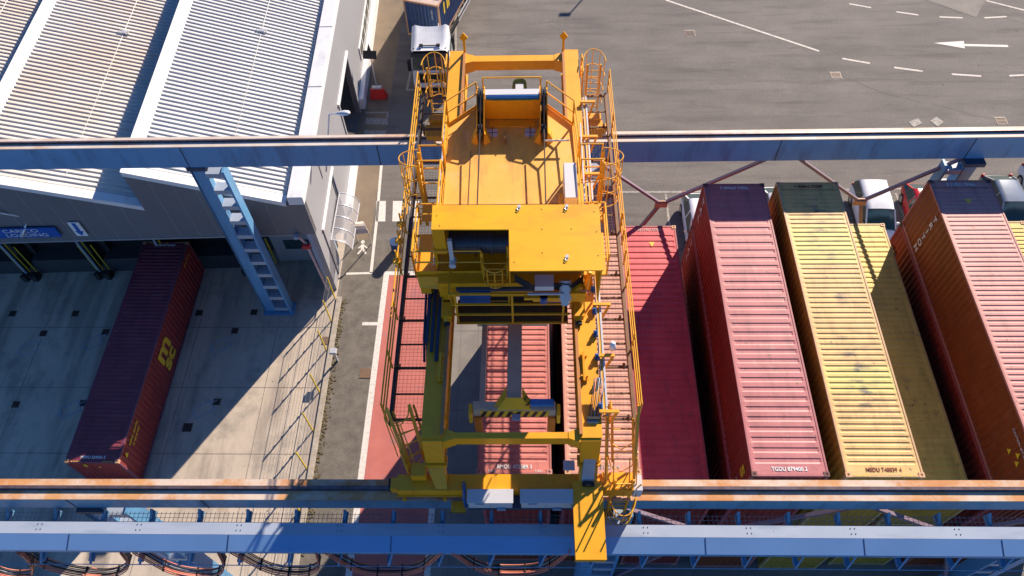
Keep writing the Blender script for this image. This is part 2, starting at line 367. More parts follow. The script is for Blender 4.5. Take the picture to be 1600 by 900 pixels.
def text(s, size, m, parent, origin, xd, yd, name='lettering', sx=1.0, bold=.0, align='CENTER', align_y='CENTER', local=False, spacing=1.0):
    cu = bpy.data.curves.new('t', 'FONT'); cu.body = s; cu.size = size; cu.extrude = .003; cu.offset = bold
    cu.align_x = align; cu.align_y = align_y; cu.space_character = spacing
    tmp = bpy.data.objects.new('t', cu); COL.objects.link(tmp)
    bpy.context.view_layer.update()
    me = bpy.data.meshes.new_from_object(tmp.evaluated_get(bpy.context.evaluated_depsgraph_get()))
    COL.objects.unlink(tmp); bpy.data.objects.remove(tmp)
    off = Vector((0,0,0)) if (local or parent is None) else Vector(OFF.get(parent.name, (0,0,0)))
    xd, yd = Vector(xd).normalized(), Vector(yd).normalized(); o0 = Vector(origin)
    zd = xd.cross(yd)
    for v in me.vertices: c = v.co.copy(); v.co = o0 + xd*c.x*sx + yd*c.y + zd*c.z - off
    me.name = name
    me.materials.clear(); me.materials.append(MT[m])
    o = bpy.data.objects.new(name, me); COL.objects.link(o)
    if parent: o.parent = parent
    return o

# ------------------------------------------------------------------ ground
G = MB(); G.poly([(-400,-200,0),(400,-200,0),(400,600,0),(-400,600,0)]); struct(G, 'asphalt_ground', 'asphalt')
g = MB(); g.poly([(-60,-30,.004),(-10.32,-30,.004),(-10.45,27,.004),(-60,27,.004)]); struct(g, 'concrete_apron', 'concrete')
g = MB(); g.poly([(-10.12,-30,.004),(-8.05,-30,.004),(-8.05,24.3,.004),(-6.9,24.3,.004),(-6.9,26.5,.004),(-10.3,26.5,.004),(-10.15,12,.004)]); struct(g, 'service_road', 'asphalt_dark')
g = MB(); g.poly([(-10.6,26.5,.004),(-9.05,26.5,.004),(-9.1,52,.004),(-11.4,52,.004)]); struct(g, 'footway', 'asphalt_old')
g = MB(); g.poly([(-7.75,-30,.004),(-4.62,-30,.004),(-4.62,24.05,.004),(-7.75,24.05,.004)]); struct(g, 'truck_lane', 'lane_red')
g = MB(); g.poly([(-4.35,-30,.004),(60,-30,.004),(60,23.3,.004),(-4.35,23.3,.004)]); struct(g, 'container_yard', 'concrete_yard')
# kerb strip between apron and service road
g = MB(); g.box(-10.42,-10.14,-25,22.6,0.0,.11); struct(g, 'kerb', 'kerb', bevel=.02)
# joints in the concrete
g = MB()
for y in (20.72, 17.2, 13.7, 10.2, 6.7, 3.2): g.box(-45,-10.45,y-.012,y+.012,.004,.009)
for x in (-13.3,-17.5,-21.6,-25.7,-29.8,-33.9): g.box(x-.012,x+.012,-20,24.6,.004,.0085)
for y in (20.5,16.0,11.5,7.0,2.5): g.box(-4.3,50,y-.012,y+.012,.004,.009)
for x in (-3.6,-2.7,-.9,.9): g.box(x-.012,x+.012,-20,23.2,.004,.0085)
struct(g, 'slab_joints', 'joint')
# painted lines
def strip(g, a, b, wd, z=.008):
    a, b = Vector(a), Vector(b); d = (b-a); d.z = 0; d.normalize(); nn = Vector((-d.y, d.x, 0))*wd/2
    g.poly([(a.x-nn.x, a.y-nn.y, z), (b.x-nn.x, b.y-nn.y, z), (b.x+nn.x, b.y+nn.y, z), (a.x+nn.x, a.y+nn.y, z)])
g = MB()
g.poly([(-8.05,-30,.008),(-7.75,-30,.008),(-7.75,24.05,.008),(-8.05,24.3,.008)])
g.poly([(-8.05,24.3,.008),(-7.75,24.05,.008),(-4.62,24.05,.008),(-4.35,24.3,.008)])
g.poly([(-4.62,-30,.008),(-4.35,-30,.008),(-4.35,24.3,.008),(-4.62,24.05,.008)])
p = at(586,506); strip(g, (-8.85,p.y,0), (-8.05,p.y,0), .2, .012)
struct(g, 'truck_lane_lines', 'paint_white')
g = MB()
strip(g, (-9.06,32.6,0), (-8.86,28.0,0), .16); strip(g, (-8.86,28.0,0), (-8.76,24.2,0), .16); strip(g, (-8.7,24.2,0), (-10.15,24.15,0), .14)
for q in (((588,314),(603,314),(602,346),(587,346)), ((614,314),(629,314),(629,346),(613,346)), ((640,314),(655,314),(655,346),(640,346))):
    g.poly([at(*k, .008) for k in q])
struct(g, 'walkway_marking', 'paint_white')
g = MB()
for q in (((572,184),(606,185),(606,195),(570,194)), ((570,203),(604,204),(602,215),(567,214))): g.poly([at(*k, .008) for k in q])
strip(g, at(571,176), at(606,176), .14); strip(g, at(605,176), at(606,184), .14, .011)
struct(g, 'crosswalk', 'paint_worn')
# walking figure painted on the ground
g = MB(); c = at(565,381); c2 = at(566,396)
def gp(u, v): return (c.x+.24 + u, c.y - v, .009)
hx = at(567,378,.009)
g.poly([(hx.x+.11*math.cos(k*PI/6), hx.y+.13*math.sin(k*PI/6), .009) for k in range(12)])
for a, b_, wd in (((567,382),(566,389),.18),((566,383),(560,388),.08),((568,383),(574,388),.08),((566,389),(559,397),.10),((567,389),(572,397),.10)):
    strip(g, at(*a), at(*b_), wd, .010+.001*random.random())
struct(g, 'pedestrian_marking', 'paint_white')
g = MB()
strip(g, at(1040,0), at(1280,80), .16)
for a, b_ in (((1316,91.5),(1359,99)),((1397,105.5),(1442,111.5)),((1487,116),(1533,119)),((1577,118.5),(1620,116))): strip(g, at(*a), at(*b_), .16)
for a, b_ in (((1327,6),(1361,12)),((1400,18.5),(1435,23.5)),((1468,26.5),(1504,28)),((1538,28),(1573,26)),((1541,1),(1640,26))): strip(g, at(*a), at(*b_), .14)
struct(g, 'lane_dashes', 'paint_lane')
g = MB(); g.poly([at(1459,67,.008), at(1506,64,.008), at(1507.5,75.5,.008)]); strip(g, at(1507,70.5), at(1575,72), .22)
struct(g, 'arrow_marking', 'paint_white')
g = MB()
strip(g, at(900,300), at(1052,300), .13)
for x in (1040, 1110, 1255, 1400): strip(g, (at(x,303).x, 29.8, 0), (at(x,303).x-.05, 24.6, 0), .13, .011)
strip(g, at(1052,300), at(1700,291), .13)
struct(g, 'parking_lines', 'paint_worn')
g = MB(); strip(g, (-7.7,45.2,0), (-8.08,38.9,0), .16); strip(g, (-8.1,38.85,0), (-6.9,38.9,0), .16, .011); strip(g, (-5.25,46.5,0), (-5.0,41.0,0), .14); strip(g, (-5.3,60,0), (-5.25,46.5,0), .14)
struct(g, 'truck_bay_lines', 'paint_worn')
# patches and cracks of the old tarmac
g = MB(); g.poly([at(x, y, .004) for x, y in ((1436,-10),(1450,0),(1525,27),(1545,-10))])
struct(g, 'tarmac_patch', 'concrete_yard')
g = MB()
def crack(pts, wd=.03):
    P = [at(*q) for q in pts]
    for a, b_ in zip(P, P[1:]):
        k = 6; prev = a
        for i in range(1, k+1):
            q = a.lerp(b_, i/k) + Vector((random.uniform(-.05,.05), random.uniform(-.05,.05), 0)); strip(g, prev, q, wd*random.uniform(.6,1.2), .006); prev = q
crack([(767,0),(770,60),(768,110)]); crack([(1525,27),(1450,2),(1420,-8)], .05); crack([(1525,27),(1541,0)], .05); crack([(1541,18),(1610,40)], .04)
crack([(1285,105),(1325,122),(1380,145),(1440,160)], .05); crack([(1460,163),(1530,182),(1570,187)], .04); crack([(540,395),(600,398)], .02)
struct(g, 'tarmac_cracks', 'joint')
# drain grates, manholes, cover plates
def drain(px, py, n, label, mt='grate'):
    c = at(px, py); g = MB(); g.use(0)
    for i in range(5): g.box(c.x-.28, c.x+.28, c.y-.26+i*.12, c.y-.21+i*.12, .004, .022)
    g.box(c.x-.32,c.x-.28,c.y-.3,c.y+.33,.004,.025); g.box(c.x+.28,c.x+.32,c.y-.3,c.y+.33,.004,.025)
    g.use(1); g.poly([(c.x-.36,c.y-.34,.0035),(c.x+.36,c.y-.34,.0035),(c.x+.36,c.y+.37,.0035),(c.x-.36,c.y+.37,.0035)])
    solo(g, n, [mt, 'paint_worn'], label, 'drain cover', group='drain grates in the tarmac')
drain(1306,118,'drain_grate','small square drain grate below the dashed lane line')
drain(1078,52,'drain_grate','small square drain grate left of the long curved white line')
drain(1564,189,'drain_grate','small reddish drain grate by the far crane beam at the right edge')
for q, lb in ((((1420,191),(1434,185),(1441,193),(1427,199)), 'pale square cover plate, left one of two side by side'), (((1453,189),(1463,182.5),(1475,191),(1465,198)), 'pale square cover plate, right one of two side by side')):
    g = MB(); g.prism([at(*k, .004) for k in q], (0,0,.015)); solo(g, 'cover_plate', 'paint_worn', lb, 'cover plate', group='pale cover plates on the tarmac')
hl = [((20,490),'in shade nearest the left edge, upper row'),((118,490),'in shade left of the lone container, upper row'),((68,521),'in shade left of the lone container, lower of the upper trio'),
      ((311,489),'in shade just right of the lone container'),((397,488),'beside the foot of the blue column'),((367,517),'in shade below and left of the column foot'),
      ((25,632),'in shade at the far left, bottom row'),((130,630),'half under the lone container, bottom row'),((165,519),'half hidden by the lone container, upper row'),((339,628),'near the diagonal shadow edge'),((293,668),'largest, right of the lone container and lowest')]
for (px, py), lb in hl:
    c = at(px, py); s_ = .17 if 'largest' not in lb else .22
    g = MB(); g.use(0); g.box(c.x-s_,c.x+s_,c.y-s_,c.y+s_,.004,.014); g.use(1)
    for a_ in (-1,1): g.box(c.x+a_*s_-.012,c.x+a_*s_+.012,c.y-s_-.02,c.y+s_+.02,.004,.02)
    solo(g, 'floor_hatch', ['hatch','rust_plate'], 'dark square floor hatch '+lb, 'floor hatch', group='square hatches in the loading bay floor')
g = MB(); c = at(510,532); g.box(c.x-.22,c.x+.2,c.y-.22,c.y+.22,.004,.02); g.box(c.x-.24,c.x+.22,c.y-.24,c.y-.22,.004,.03); solo(g, 'manhole_cover', 'rust_plate', 'brown square cover beside the fence and meter box', 'cover')
g = MB(); c = at(571,583); g.box(c.x-.28,c.x+.28,c.y-.26,c.y+.26,.008,.02); g.box(c.x-.3,c.x+.3,c.y-.28,c.y-.26,.008,.028); solo(g, 'manhole_cover', 'rust_plate', 'brown square cover in the service road by the white line', 'cover')
# recessed steel frames marked in the bay floor
for (px, py, rz), lb in (((345,540,.6),'scratched rectangular bolt plate in shade below the column'),((318,640,.6),'scratched rectangular bolt plate near the shadow edge'),((110,640,.5),'scratched rectangular bolt plate left of the lone container'),((45,545,.5),'scratched rectangular bolt plate at the far left'),((145,535,.6),'scratched rectangular bolt plate beside the container flank')):
    c = at(px, py); g = MB(); R = Matrix.Rotation(rz, 3, 'Z')
    for a, b_ in (((-.45,-.3),(.45,-.3)),((-.45,.3),(.45,.3)),((-.45,-.3),(-.45,.3)),((.45,-.3),(.45,.3)),((-.7,0),(-.45,0)),((.45,.1),(.75,.1))):
        A = R @ Vector((a[0],a[1],0)); B = R @ Vector((b_[0],b_[1],0)); g.bar(c+A+Vector((0,0,.012)), c+B+Vector((0,0,.012)), .035, .02)
    solo(g, 'floor_plate', 'cabinet_blue', lb, 'floor plate', group='bolt plates in the loading bay floor')

g = MB()
for k in range(150):
    x = random.uniform(-40,-10.6); y = random.uniform(9,24); r = random.uniform(.008,.03)
    g.box(x-r,x+r,y-r*.7,y+r*.7,.004,.004+r*.6)
for k in range(130):
    x = random.uniform(-4,34); y = random.uniform(24,47); r = random.uniform(.01,.035)
    g.box(x-r,x+r,y-r*.7,y+r*.7,.0,r*.6)
o = g.build('litter', 'leaf_debris'); o['kind'] = 'stuff'; o['label'] = 'tiny bits of leaf and grit scattered on the paving'; o['category'] = 'litter'
g = MB()
for k in range(420):
    y = random.uniform(9,22.5); x = -10.12+abs(random.gauss(0,.13)); r = random.uniform(.015,.05)
    g.box(x-r,x+r,y-r,y+r,.004,.004+r*.7)
o = g.build('kerb_weeds', 'weed'); o['kind'] = 'stuff'; o['label'] = 'dry weeds and dirt gathered along the kerb'; o['category'] = 'weeds'
# ------------------------------------------------------------------ warehouse building
BX, BY = -10.5, 23.1
bld = thing('warehouse', 'white sawtooth roofed warehouse with grey panel walls and loading docks', 'building', (BX, BY, 0), .030)
BW = 7.35; ZP, ZV = 9.65, 7.30; YB = 54.0
bays = [(-11.35-BW*(i+1) + (0.0 if i else 0), -11.35-BW*i) for i in range(5)]
bays = [(-18.0,-11.35), (-25.35,-18.0), (-32.7,-25.35), (-40.0,-32.7), (-47.4,-40.0)]
def rz_(x, x0, x1): return ZP + (ZV-ZP)*(x-x0)/(x1-x0)
for i, (x0, x1) in enumerate(bays):
    g = MB(); rows = []; y = BY+.45; p_ = .275
    xs = [x0+.45, x1-.02]
    while y < YB:
        for dy, dz in ((0,0),(.006,.065),(.05,.065),(.08,0)):
            rows.append([(x, y+dy, rz_(x, x0, x1)+dz) for x in xs])
        y += p_
    g.grid(rows)
    g.build('roof', 'roof_sheet_white' if i == 0 else 'roof_sheet', bld)
    g = MB()                                                        # eave coping along the dock front
    g.hexa([(x0+.0,BY-.06,rz_(x0,x0,x1)-.2),(x1,BY-.06,rz_(x1,x0,x1)-.2),(x1,BY+.42,rz_(x1,x0,x1)-.2),(x0,BY+.42,rz_(x0,x0,x1)-.2),
            (x0+.0,BY-.06,rz_(x0,x0,x1)+.07),(x1,BY-.06,rz_(x1,x0,x1)+.07),(x1,BY+.42,rz_(x1,x0,x1)+.07),(x0,BY+.42,rz_(x0,x0,x1)+.07)])
    g.build('eave_coping', 'coping', bld)
    g = MB(); g.hexa([(x0-.06,BY+.3,ZP-.05),(x0+.52,BY+.44,rz_(x0+.52,x0,x1)-.05),(x0+.52,YB,rz_(x0+.52,x0,x1)-.05),(x0-.06,YB,ZP-.05),
            (x0-.06,BY+.3,ZP+.08),(x0+.52,BY+.44,rz_(x0+.52,x0,x1)+.06),(x0+.52,YB,rz_(x0+.52,x0,x1)+.06),(x0-.06,YB,ZP+.08)])
    g.build('ridge_cap', 'coping', bld)
    g = MB(); g.box(x0-.02,x0+.06,BY+.25,YB,ZV-.1,ZP-.05); g.build('clerestory', 'gutter', bld)
    # front fascia panel under this bay, with panel seams
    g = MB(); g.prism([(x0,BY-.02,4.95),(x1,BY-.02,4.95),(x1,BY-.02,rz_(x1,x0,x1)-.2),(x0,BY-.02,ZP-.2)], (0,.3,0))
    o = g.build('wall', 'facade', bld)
    g = MB()
    for k in range(1, 7):
        x = x0 + (x1-x0)*k/7; g.box(x-.012,x+.012,BY-.03,BY-.02,4.97,rz_(x,x0,x1)-.22)
    g.box(x0,x1,BY-.05,BY+.0,4.88,4.97); g.build('panel_seam', 'wall_grey', o)
    # roof anchors with a thin lightning wire
    a = MB(); x = x0 + 4.0; zr = rz_(x, x0, x1)
    for y in (BY+3.1, BY+11.2, BY+19.3):
        a.use(0); a.box(x-.14,x+.14,y-.1,y+.1,zr+.02,zr+.16); a.box(x-.26,x-.2,y-.06,y+.06,zr+.02,zr+.2); a.box(x+.2,x+.26,y-.06,y+.06,zr+.02,zr+.14); a.use(1); a.tube([(x-.26,y,zr+.12),(x+.26,y,zr+.1)], .02)
    a.use(1); a.tube([(x,BY+1,zr+.08),(x,YB-1,zr+.08)], .012, 4)
    a.build('roof_anchor', ['aluminium','wire'], bld)
g = MB(); g.box(-11.35,-11.12,BY+.3,YB,7.12,7.2); g.build('gutter', 'gutter', bld)
g = MB(); g.box(-11.2,-10.48,BY-.07,YB,7.2,7.72)
g.build('parapet', 'coping', bld, bevel=.02)
g = MB()
for y in (BY+2.6+4.8*k for k in range(7)): g.box(-11.21,-10.46,y-.02,y+.02,7.715,7.735)
g.build('parapet_joint', 'wall_grey', bld)
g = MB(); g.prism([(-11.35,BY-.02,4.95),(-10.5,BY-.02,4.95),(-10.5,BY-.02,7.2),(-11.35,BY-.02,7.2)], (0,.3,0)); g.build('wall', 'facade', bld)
# east wall with the two door openings
g = MB(); t = .25
def ewall(y0, y1, z0, z1): g.box(-10.75,-10.5,y0,y1,z0,z1)
ewall(BY,25.0,0,7.2); ewall(25.0,27.7,2.35,7.2); ewall(27.7,32.7,0,7.2); ewall(32.7,36.75,4.55,7.2); ewall(36.75,YB,0,7.2)
g.build('wall', 'wall_grey', bld)
g = MB(); g.box(-10.56,-10.38,32.4,37.0,4.58,4.72); g.build('door_track', 'white', bld)
g = MB(); g.box(-10.53,-10.40,24.0,28.3,4.0,4.12); g.build('door_track', 'white', bld)
g = MB(); g.box(-10.495,-10.44,24.05,24.9,.1,3.98); g.build('sliding_door', 'wall_grey', bld)
g = MB(); g.box(-10.47,-10.40,27.75,27.85,0.1,4.0); g.build('door_jamb', 'gutter', bld)
for yy in (36.75, 32.5): g = MB(); g.box(-10.78,-10.44,yy,yy+.2,0,4.55); g.build('door_frame', 'wall_grey', bld)
# strip window and plinth further back
g = MB(); g.box(-10.49,-10.42,40.2,52.5,1.35,2.3); wf = g.build('window', 'white', bld)
g = MB()
for k in range(10): g.box(-10.418,-10.40,40.35+k*1.22,41.3+k*1.22,1.45,2.2)
g.build('pane', 'glass', wf)
g = MB(); g.box(-10.49,-10.18,37.1,52.5,0,.85); g.build('plinth', 'coping', bld)
g = MB(); g.box(-10.49,-10.18,28.6,32.4,0,.6); g.build('plinth', 'coping', bld)
# dock recess: soffit, back wall, dock mouths, bumpers
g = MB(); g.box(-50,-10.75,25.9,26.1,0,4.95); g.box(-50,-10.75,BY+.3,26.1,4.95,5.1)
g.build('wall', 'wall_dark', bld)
g = MB(); g.box(-10.98,-10.76,BY+.02,25.9,0,4.95); g.build('column', 'cabinet_blue', bld)
dx = [-33.6,-29.55,-25.5,-21.45,-17.4]
for k, x in enumerate(dx):
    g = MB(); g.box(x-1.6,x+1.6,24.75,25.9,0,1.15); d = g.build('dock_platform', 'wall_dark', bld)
    g = MB(); g.box(x-1.4,x+1.4,25.55,25.89,1.16,4.2); g.build('dock_door', 'black', bld)
    g = MB(); g.box(x-1.62,x-1.4,25.2,25.88,1.2,4.5); g.box(x+1.4,x+1.62,25.2,25.88,1.2,4.5); g.box(x-1.62,x+1.62,25.2,25.88,4.2,4.5); g.build('dock_seal', 'rubber', bld)
    for s_ in (-.35, .0, .35):
        g = MB(); g.use(0); xx = x+2.02+s_
        g.bar((xx,24.6,0.05),(xx,24.6,2.6 if s_ else 2.9),.05)
        g.build('guide_strip', 'post_yellow', bld)
    g = MB(); g.tube([(x+1.85,24.5,4.9),(x+1.85,24.5,.2)], .06, 8); g.build('downpipe', 'cabinet_blue', bld)
    g = MB(); g.box(x+1.62,x+2.5,24.3,24.58,0,.35); g.box(x+1.66,x+1.9,24.15,24.3,0,.5); g.box(x+2.2,x+2.46,24.15,24.3,0,.5); g.build('dock_bumper', 'rubber', bld)
g = MB(); g.box(-13.85,-11.2,25.05,25.15,.12,2.45); dd = g.build('roller_door', 'wall_grey', bld)
g = MB(); g.box(-13.2,-11.35,25.0,25.045,1.25,2.0); g.build('window', 'glass', dd)
g = MB(); g.bar((-14.05,24.95,.1),(-14.05,24.95,2.3),.07); g.build('guide_strip', 'post_yellow', bld)
# signs on the fascia
sg = thing('loading_sign', 'blue board with white loading lettering on the warehouse fascia', 'sign', (-24.3, 22.58, 5.45), .03)
g = MB(); A = Vector((-27.4, 22.52, 5.46)); g.box(-27.6,-22.66,22.50,22.56,5.46,6.16); g.build('board', 'sign_blue', sg)
for i, s_ in enumerate(('CARICO', 'LOADING')):
    text(s_, .34, 'letter_white', sg, (-25.25, 22.488, 5.98-.32*i), (1,0,0), (0,0,1), sx=1.35, bold=.0, align='LEFT')
ar = thing('arrow_sign', 'white and blue downward arrow sign on the warehouse fascia', 'sign', (-21.65, 22.6, 5.4))
g = MB(); g.box(-21.95,-21.4,22.63,22.68,5.42,6.44); g.build('board', 'white', ar)
g = MB(); yy = 22.62; g.prism([(-21.76,yy,6.4),(-21.58,yy,6.4),(-21.58,yy,5.8),(-21.46,yy,5.8),(-21.67,yy,5.45),(-21.88,yy,5.8),(-21.76,yy,5.8)], (0,.008,0)); g.build('arrow', 'sign_blue', ar)
# lamps on the warehouse
def lamp(label, base, top, head):
    t_ = thing('street_lamp', label, 'street lamp', base)
    g = MB(); g.tube([base, top], .05, 8); g.build('pole', 'aluminium', t_)
    top, head = Vector(top), Vector(head); d = (head-top).normalized()
    g = MB(); g.tube([top, top.lerp(head, .4)], .035, 6); g.build('arm', 'aluminium', t_)
    g = MB(); a = top.lerp(head, .35); s = Vector((-d.y, d.x, 0)).normalized()
    prof = [(.0,.06,.05),(.25,.13,.09),(.6,.17,.11),(.9,.14,.09),(1.0,.05,.04)]
    rows = []
    for tt, hw, hh in prof:
        c = a.lerp(head, tt); rows.append([c - s*hw, c - s*hw*.7 + Vector((0,0,hh)), c + s*hw*.7 + Vector((0,0,hh)), c + s*hw, c - Vector((0,0,.03)), c - s*hw])
    g.grid(rows); g.poly(rows[0][:5]); g.poly(rows[-1][:5][::-1]); h = g.build('lamp_head', 'aluminium', t_, smooth=True)
p0 = at(514,178,8.3); p1 = at(547,177,8.45); b0 = Vector((-10.42, p0.y-1.1, 5.4))
lamp('grey street lamp whose head hangs over the footway by the side wall', tuple(b0), tuple(p0), tuple(p1))
lamp('grey street lamp whose head hangs in front of the blue sign', (-24.9,22.4,7.6), tuple(at(45,340,6.6)), tuple(at(34,371,5.6)))
# acrylic canopy over the side door
cn = thing('door_canopy', 'clear curved acrylic canopy over the side door', 'canopy', (-10.45, 26.1, 2.2))
Y0, Y1 = 24.5, 27.75
def cpt(t, y): a = t*PI/2; return (-10.46+1.0*math.sin(a)*.95, y, 1.75+.85*math.cos(a))
g = MB(); g.grid([[cpt(k/8, y) for y in (Y0, Y1)] for k in range(9)]); g.build('sheet', 'acrylic', cn, smooth=True)
for j in range(5):
    y = Y0+(Y1-Y0)*j/4; g = MB(); g.tube([cpt(k/8, y) for k in range(9)], .03, 6); g.build('rib', 'aluminium', cn)
g = MB(); g.tube([cpt(1, Y0), cpt(1, Y1)], .035, 6); g.tube([cpt(0, Y0), cpt(0, Y1)], .035, 6); g.build('rail', 'aluminium', cn)
# bulging white wind hood beside the canopy
g = MB(); a0, a1, b0_, b1 = at(551,350,1.6), at(549,367,1.6), at(566,346,1.5), at(574,359,1.3)
rows = []
for i in range(7):
    t = i/6; A = a0.lerp(b0_, t); B = a1.lerp(at(575,364,1.1), t)
    rows.append([A.lerp(B, j/6) + Vector((0,0,.5*math.sin(PI*j/6)*(1-.3*t))) for j in range(7)])
g.grid(rows); g.tube([rows[6][2], rows[6][6]], .04); g.tube([(a0.x,a0.y,1.6),(a0.x,a0.y,0)], .03); q = b1; g.tube([(q.x,q.y,1.3),(q.x,q.y,0)], .03)
solo(g, 'awning', 'tarp', 'bulging off-white fabric awning beside the side door canopy', 'awning', smooth=False)
# wall equipment by the corner
ex = thing('hose_pipe', 'pink banded pipe running down the dock corner with red valve', 'pipe', (-11.0, 24.3, 0))
g = MB(); pts = [aty(480,358,23.3), aty(486,384,23.7), aty(512,455,24.0)]
g.tube([(-11.35,22.98,4.85),(-11.15,23.05,4.2),(-10.95,23.0,.15)], .07, 8); g.build('pipe', 'pipe_pink', ex)
g = MB(); g.cyl((-11.3,22.9,4.15),(-10.95,22.9,4.15),.13,12); g.build('valve', 'barrier_red', ex)
g = MB(); g.cyl((-11.4,23.0,5.0),(-11.4,22.75,5.0),.12,12); g.build('lamp', 'cabinet_blue', ex)

# ------------------------------------------------------------------ fence along the kerb
fx = -10.52
posts = [22.55, 21.1, 19.35, 16.95, 14.9, 13.0, 11.0, 9.0, 7.0, 5.0, 3.0]
fn = thing('mesh_fence', 'thin wire fence on yellow notched posts along the kerb', 'fence', (fx, 12, 0))
for y in posts:
    g = MB(); g.bar((fx,y,.0),(fx,y,1.98),.055)
    for k in range(7): g.box(fx-.045,fx+.0,y+.02,y+.06,.2+k*.27,.26+k*.27)
    g.build('post', 'post_yellow', fn)
g = MB()
for k in range(14): g.bar((fx,posts[-1],.12+k*.14),(fx,posts[0],.12+k*.14),.005)
for z in (.7, 1.3, 1.96): g.bar((fx,posts[-1],z),(fx,posts[0],z),.014)
g.build('wire', 'wire', fn)
mbx = thing('meter_box', 'small white meter box on a post beside the fence', 'meter box', (at(520,560).x, at(520,560).y, 0))
P = at(520,548,1.15); g = MB(); g.box(P.x-.18,P.x+.18,P.y-.16,P.y+.16,1.0,1.18); g.build('box', 'aluminium', mbx, bevel=.02)
g = MB(); g.bar((P.x,P.y+.05,0),(P.x,P.y+.05,1.0),.08); g.build('post', 'aluminium', mbx)

# ------------------------------------------------------------------ runway beams on columns
XL, XR = -46, 46
def runway(label, y0, y1, zt, zb, y_web0, y_web1, joints, rz=0):
    r = thing('crane_runway', label, 'crane runway', (-14, (y0+y1)/2, zb), rz, 'two parallel crane runway beams')
    g = MB(); g.box(XL,XR,y0,y1,zt-.045,zt); g.build('top_flange', 'flange_rust' if y0 < 15 else 'flange_pale', r)
    g = MB(); g.box(XL,XR,y_web0,y_web1,zb,zt-.047); g.build('web', 'steel_blue', r)
    for x in joints: g = MB(); g.box(x-.02,x+.02,y_web0-.012,y_web0-.002,zb,zt-.06); g.build('joint_plate', 'steel_dark', r)
    g = MB(); ym = (y0+y1)/2+.03; g.box(XL,XR,ym-.075,ym+.075,zt+.002,zt+.03); g.box(XL,XR,ym-.035,ym+.035,zt+.03,zt+.075); g.build('rail', 'rail_head', r)
    return r
runway('far crane runway beam with blue web and pale rusty rail', 21.57, 22.13, 12.52, 11.3, 21.60, 22.05, [-14,-6.1,2,9.9,17.5], .0085)
runway('near crane runway beam with rusty orange top flange and rail', 7.30, 7.92, 12.55, 11.3, 7.46, 7.80, [-14,-9.9,2,17.5], .003)

def ladder_column(label, x, y, base_out):
    # twin-leg battened column; the legs stand apart along the runway
    c = thing('runway_column', label, 'column', (x, y, 0), 0, 'columns carrying the crane runway')
    d = 1 if base_out > 0 else -1
    g = MB(); g.box(x-.32,x+.32,y-.22,y+.22,0.05,11.28); g.build('leg', 'steel_blue', c)
    g = MB(); yy = y + d*1.15
    g.box(x-.32,x-.24,yy-.18,yy+.18,.05,10.9); g.box(x+.24,x+.32,yy-.18,yy+.18,.05,10.9); g.box(x-.24,x+.24,yy+d*.06,yy+d*.1,.05,10.9)
    g.build('leg', 'steel_blue', c)
    g = MB()
    n = 9
    for k in range(n+1):
        z = .4 + k*(10.3/n); g.box(x-.28,x+.28,min(y+d*.22,yy-d*.18),max(y+d*.22,yy-d*.18),z-.14,z+.14)
    g.build('batten', 'steel_pale', c)
    g = MB(); g.box(x-.5,x+.5,min(y-d*.35,yy+d*.3),max(y-d*.35,yy+d*.3),.0,.05); g.build('base_plate', 'steel_blue', c)
    g = MB(); g.box(x-.42,x+.42,y-.32,y+.32,11.1,11.29); g.build('cap_plate', 'steel_dark', c)
def column2(label, x, y, s=1):
    # as photographed: solid leg at the left, battens, second leg to its right
    c = thing('runway_column', label, 'column', (x, y, 0), 0, 'columns carrying the crane runway')
    g = MB(); g.box(x-.30,x+.24,y-.18,y+.2,0.05,11.28); g.box(x-.34,x-.30,y-.26,y+.28,.05,11.2); g.build('leg', 'steel_blue', c, bevel=.03)
    xx = x + s*1.0
    g = MB(); g.box(xx-.05,xx+.05,y-.26,y+.26,.05,11.0); g.build('leg', 'steel_blue', c)
    n = 10
    for k in range(n+1):
        z = .35 + k*(10.4/n); g = MB(); g.box(min(x+s*.24,xx-s*.05),max(x+s*.24,xx-s*.05),y-.24,y+.24,z-.13,z+.13); g.build('batten', 'steel_pale', c)
    g = MB(); g.box(min(x-s*.45,xx+s*.2),max(x-s*.45,xx+s*.2),y-.4,y+.4,0,.05); g.build('base_plate', 'steel_blue', c)
    g = MB(); g.box(x-.42,x+.42,y-.3,y+.3,11.1,11.29); g.build('cap_plate', 'steel_dark', c)
column2('blue battened column in the loading bay under the far beam', -13.75, 21.86)
column2('blue battened column hidden behind the crane under the far beam', 2.0, 21.86)
column2('blue battened column behind the tall dark container stack at right', 17.9, 21.86, -1)
column2('blue battened column under the near beam, at the left edge of the bay', -13.6, 7.62)
column2('blue battened column under the near beam below the crane arm', 2.1, 7.62)
column2('blue battened column under the near beam at bottom right', 17.5, 7.62, -1)
def ybrace(label, cxa, cxb, node, foot, y, mt='flange_rust'):
    b_ = thing('portal_brace', label, 'brace', (node[0], y, node[1]), 0, 'Y-shaped braces between the runway columns')
    for ex_ in (cxa, cxb): g = MB(); g.bar((ex_,y,11.3),(node[0],y,node[1]),.12,.12); g.build('arm', 'brace_mauve', b_)
    g = MB(); g.bar((node[0],y,node[1]+.1),(foot[0],y,foot[1]),.14,.14); g.build('stem', 'brace_mauve', b_)
    g = MB(); g.box(node[0]-.28,node[0]+.28,y-.03,y+.03,node[1]-.22,node[1]+.2); g.box(node[0]-.2,node[0]+.2,y-.1,y+.1,node[1]-.12,node[1]+.12); g.build('gusset', 'brace_rust', b_)
ybrace('mauve Y-shaped brace over the low red container beside the crane', 2.6, 9.7, (5.75,8.45), (2.75,1.2), 21.95)
ybrace('mauve Y-shaped brace over the white van', 10.9, 17.6, (14.35,8.55), (16.9,1.2), 21.95)
ybrace('Y-shaped brace under the near beam, right of the crane', 2.6, 9.9, (5.9,8.45), (2.75,1.2), 7.62)
